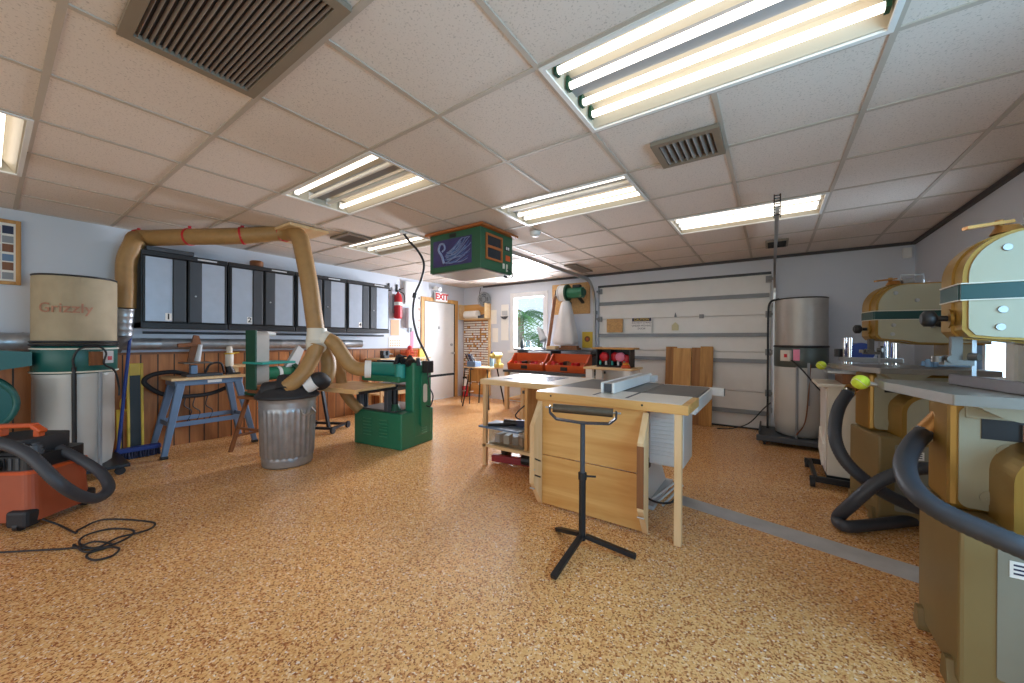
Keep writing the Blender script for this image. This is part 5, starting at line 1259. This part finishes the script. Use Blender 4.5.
def hose(name, label, pts, rad):
    r = thing(name, label, 'hose', tuple(pts[0][:2])+(0,)); off = V((pts[0][0], pts[0][1], 0))
    b = MB(); b.hose(pts, rad, .05, .018, 16); kid(b, 'tube', 'hoseblack', r)
    d = (V(pts[1])-V(pts[0])).normalized(); kid(MB().cyl(V(pts[0])+d*.01, V(pts[0])+d*.03, rad*1.12), 'clamp_ring', 'chrome', r)
hose('vacuum_hose', 'dark hose curving from the farther band saw port down across its base', [(0.476, 3.679, 0.883), (0.398, 3.526, 0.757), (0.366, 3.369, 0.583), (0.424, 3.3, 0.434), (0.575, 3.331, 0.292), (0.756, 3.458, 0.183), (0.959, 3.6, 0.106)], .037)
hose('vacuum_hose', 'dark hose bent in a loop on the floor between the band saws', [(0.847, 3.34, 0.482), (0.708, 3.242, 0.469), (0.561, 3.2, 0.382), (0.433, 3.208, 0.203), (0.381, 3.342, 0.045), (0.402, 3.224, 0.045), (0.539, 3.338, 0.045), (0.804, 3.611, 0.045), (1.01, 3.793, 0.045)], .036)
hose('vacuum_hose', 'thick dark hose sweeping from the nearest band saw port to the right edge', [(0.555, 2.367, 0.853), (0.494, 2.25, 0.816), (0.442, 2.116, 0.766), (0.428, 1.996, 0.72), (0.447, 1.912, 0.687), (0.495, 1.86, 0.663), (0.558, 1.819, 0.646), (0.635, 1.787, 0.626), (0.753, 1.821, 0.572)], .033)

# white machine cabinet behind the farther band saw
r = thing('machine_cabinet', 'white cabinet on a wheeled base behind the farther band saw', 'cabinet', (.66, 4.40, 0))
MB().box(-.26, -.24, .10, .26, .24, .86).build('body', 'offwhite', r, bevel=.006); MB().box(-.27, .24-.45, .12, -.262, .2, .84).build('side_panel', 'white', r, bevel=.003)
MB().box(-.33, -.28, .86, .32, .28, .885).build('top', 'offwhite', r, bevel=.004)
b = MB(); b.beam((-.34, -.30, .07), (-.34, .30, .07), .03, .05); b.beam((-.34, -.30, .07), (.30, -.30, .07), .03, .05); b.beam((.30, -.3, .07), (.3, .3, .07), .03, .05); b.beam((-.34, .3, .07), (.3, .3, .07), .03, .05); b.box(-.26, -.24, .075, .26, .24, .10); b.build('wheeled_base', 'blacksteel', r, bevel=.003)
for x, y in ((-.36, -.30), (-.36, .30), (.30, -.32), (.3, .32)): MB().cyl((x-.016, y, .04), (x+.016, y, .04), .04).box(x-.02, y-.02, .05, x+.02, y+.02, .09).build('caster', 'rubber', r)
MB().obox((-.275, .0, .30), (.02, .30, .22), (.35, 0, 0)).build('paper_flap', 'paper', r)
r = thing('bench_planer', 'bench machine with chrome posts and blue motor on the white cabinet', 'planer', (.70, 4.42, .885))
MB().box(-.20, -.22, 0, .22, .22, .09).build('base', 'brownwood', r, bevel=.006); MB().box(-.30, -.24, .09, .30, .24, .115).build('table', 'steel', r, bevel=.004)
for x in (-.14, .13):
    for y in (-.12, .14): MB().cyl((x, y, .115), (x, y, .40), .016).build('post', 'chrome', r)
b = MB(); b.cyl((-.06, -.08, .27), (-.06, .16, .27), .085, n=24); b.build('motor', 'blue', r)
MB().box(-.18, -.16, .19, .18, .18, .23).build('carriage', 'grey', r, bevel=.006); MB().cyl((.06, -.12, .23), (.06, -.12, .33), .03, .02).build('adjuster', 'darkgrey', r)
MB().cyl((-.20, .0, .23), (-.20, 0, .30), .03).build('crank', 'black', r)

# ================================================================== LIGHT, WORLD, CAMERA
w = bpy.data.worlds.new('sky'); S.world = w; w.use_nodes = True; nt = w.node_tree
bg = nt.nodes['Background']; tc = N(nt, 'ShaderNodeTexCoord'); sx = N(nt, 'ShaderNodeSeparateXYZ'); nt.links.new(tc.outputs['Generated'], sx.inputs[0])
rp = N(nt, 'ShaderNodeValToRGB'); rp.color_ramp.elements[0].position = .0; rp.color_ramp.elements[0].color = (.75, .88, .95, 1); rp.color_ramp.elements[1].position = .5; rp.color_ramp.elements[1].color = (.42, .66, 1, 1)
nt.links.new(sx.outputs['Z'], rp.inputs[0]); nt.links.new(rp.outputs[0], bg.inputs[0]); bg.inputs[1].default_value = WORLD
def opening_light(loc, rot, sx_, sy_, power, col):
    l = bpy.data.lights.new('window_and_fill_light', 'AREA'); l.shape = 'RECTANGLE'; l.size = sx_; l.size_y = sy_; l.energy = power; l.color = col
    o = bpy.data.objects.new('window_and_fill_light', l); COL.objects.link(o); o.location = loc; o.rotation_euler = rot
opening_light((-2.0, FW-.3, 1.15), (PI/2, 0, 0), 5.6, 2.1, 60, (1, .93, .87))     # fill lamp added outside the made-up opening behind the camera
opening_light((RW+.3, .9, 1.5), (0, PI/2, 0), 1.3, 1.6, 85, (.36, .70, 1))       # through the near side window
opening_light((RW+.3, 4.5, 1.46), (0, PI/2, 0), 1.0, .8, 45, (.6, .8, 1))      # through the far side window
opening_light((-3.98, BW+.3, 1.63), (-PI/2, 0, 0), .8, 1.1, 330, (.85, .9, 1))     # through the window over the workbench

cd = bpy.data.cameras.new('camera'); cam = bpy.data.objects.new('camera', cd); COL.objects.link(cam)
cd.sensor_width = 36; cd.sensor_fit = 'HORIZONTAL'; cd.lens = 369.3/1024*36; cd.clip_start = .05
yaw, pit, rol = math.radians(35.04), math.radians(-.14), math.radians(.28)
cam.matrix_world = Matrix.Translation((0, 0, 1.245)) @ Matrix.Rotation(yaw, 4, 'Z') @ Matrix.Rotation(PI/2+pit, 4, 'X') @ Matrix.Rotation(ROLLS*rol, 4, 'Z')
S.camera = cam
vs = S.view_settings; vs.view_transform = 'Standard'; vs.look = 'None'; vs.gamma = 1; vs.use_curve_mapping = False; vs.exposure = EXPO
S.display_settings.display_device = 'sRGB'
S.cycles.use_denoising = True; S.cycles.max_bounces = 10; S.cycles.diffuse_bounces = 6; S.cycles.sample_clamp_indirect = 6
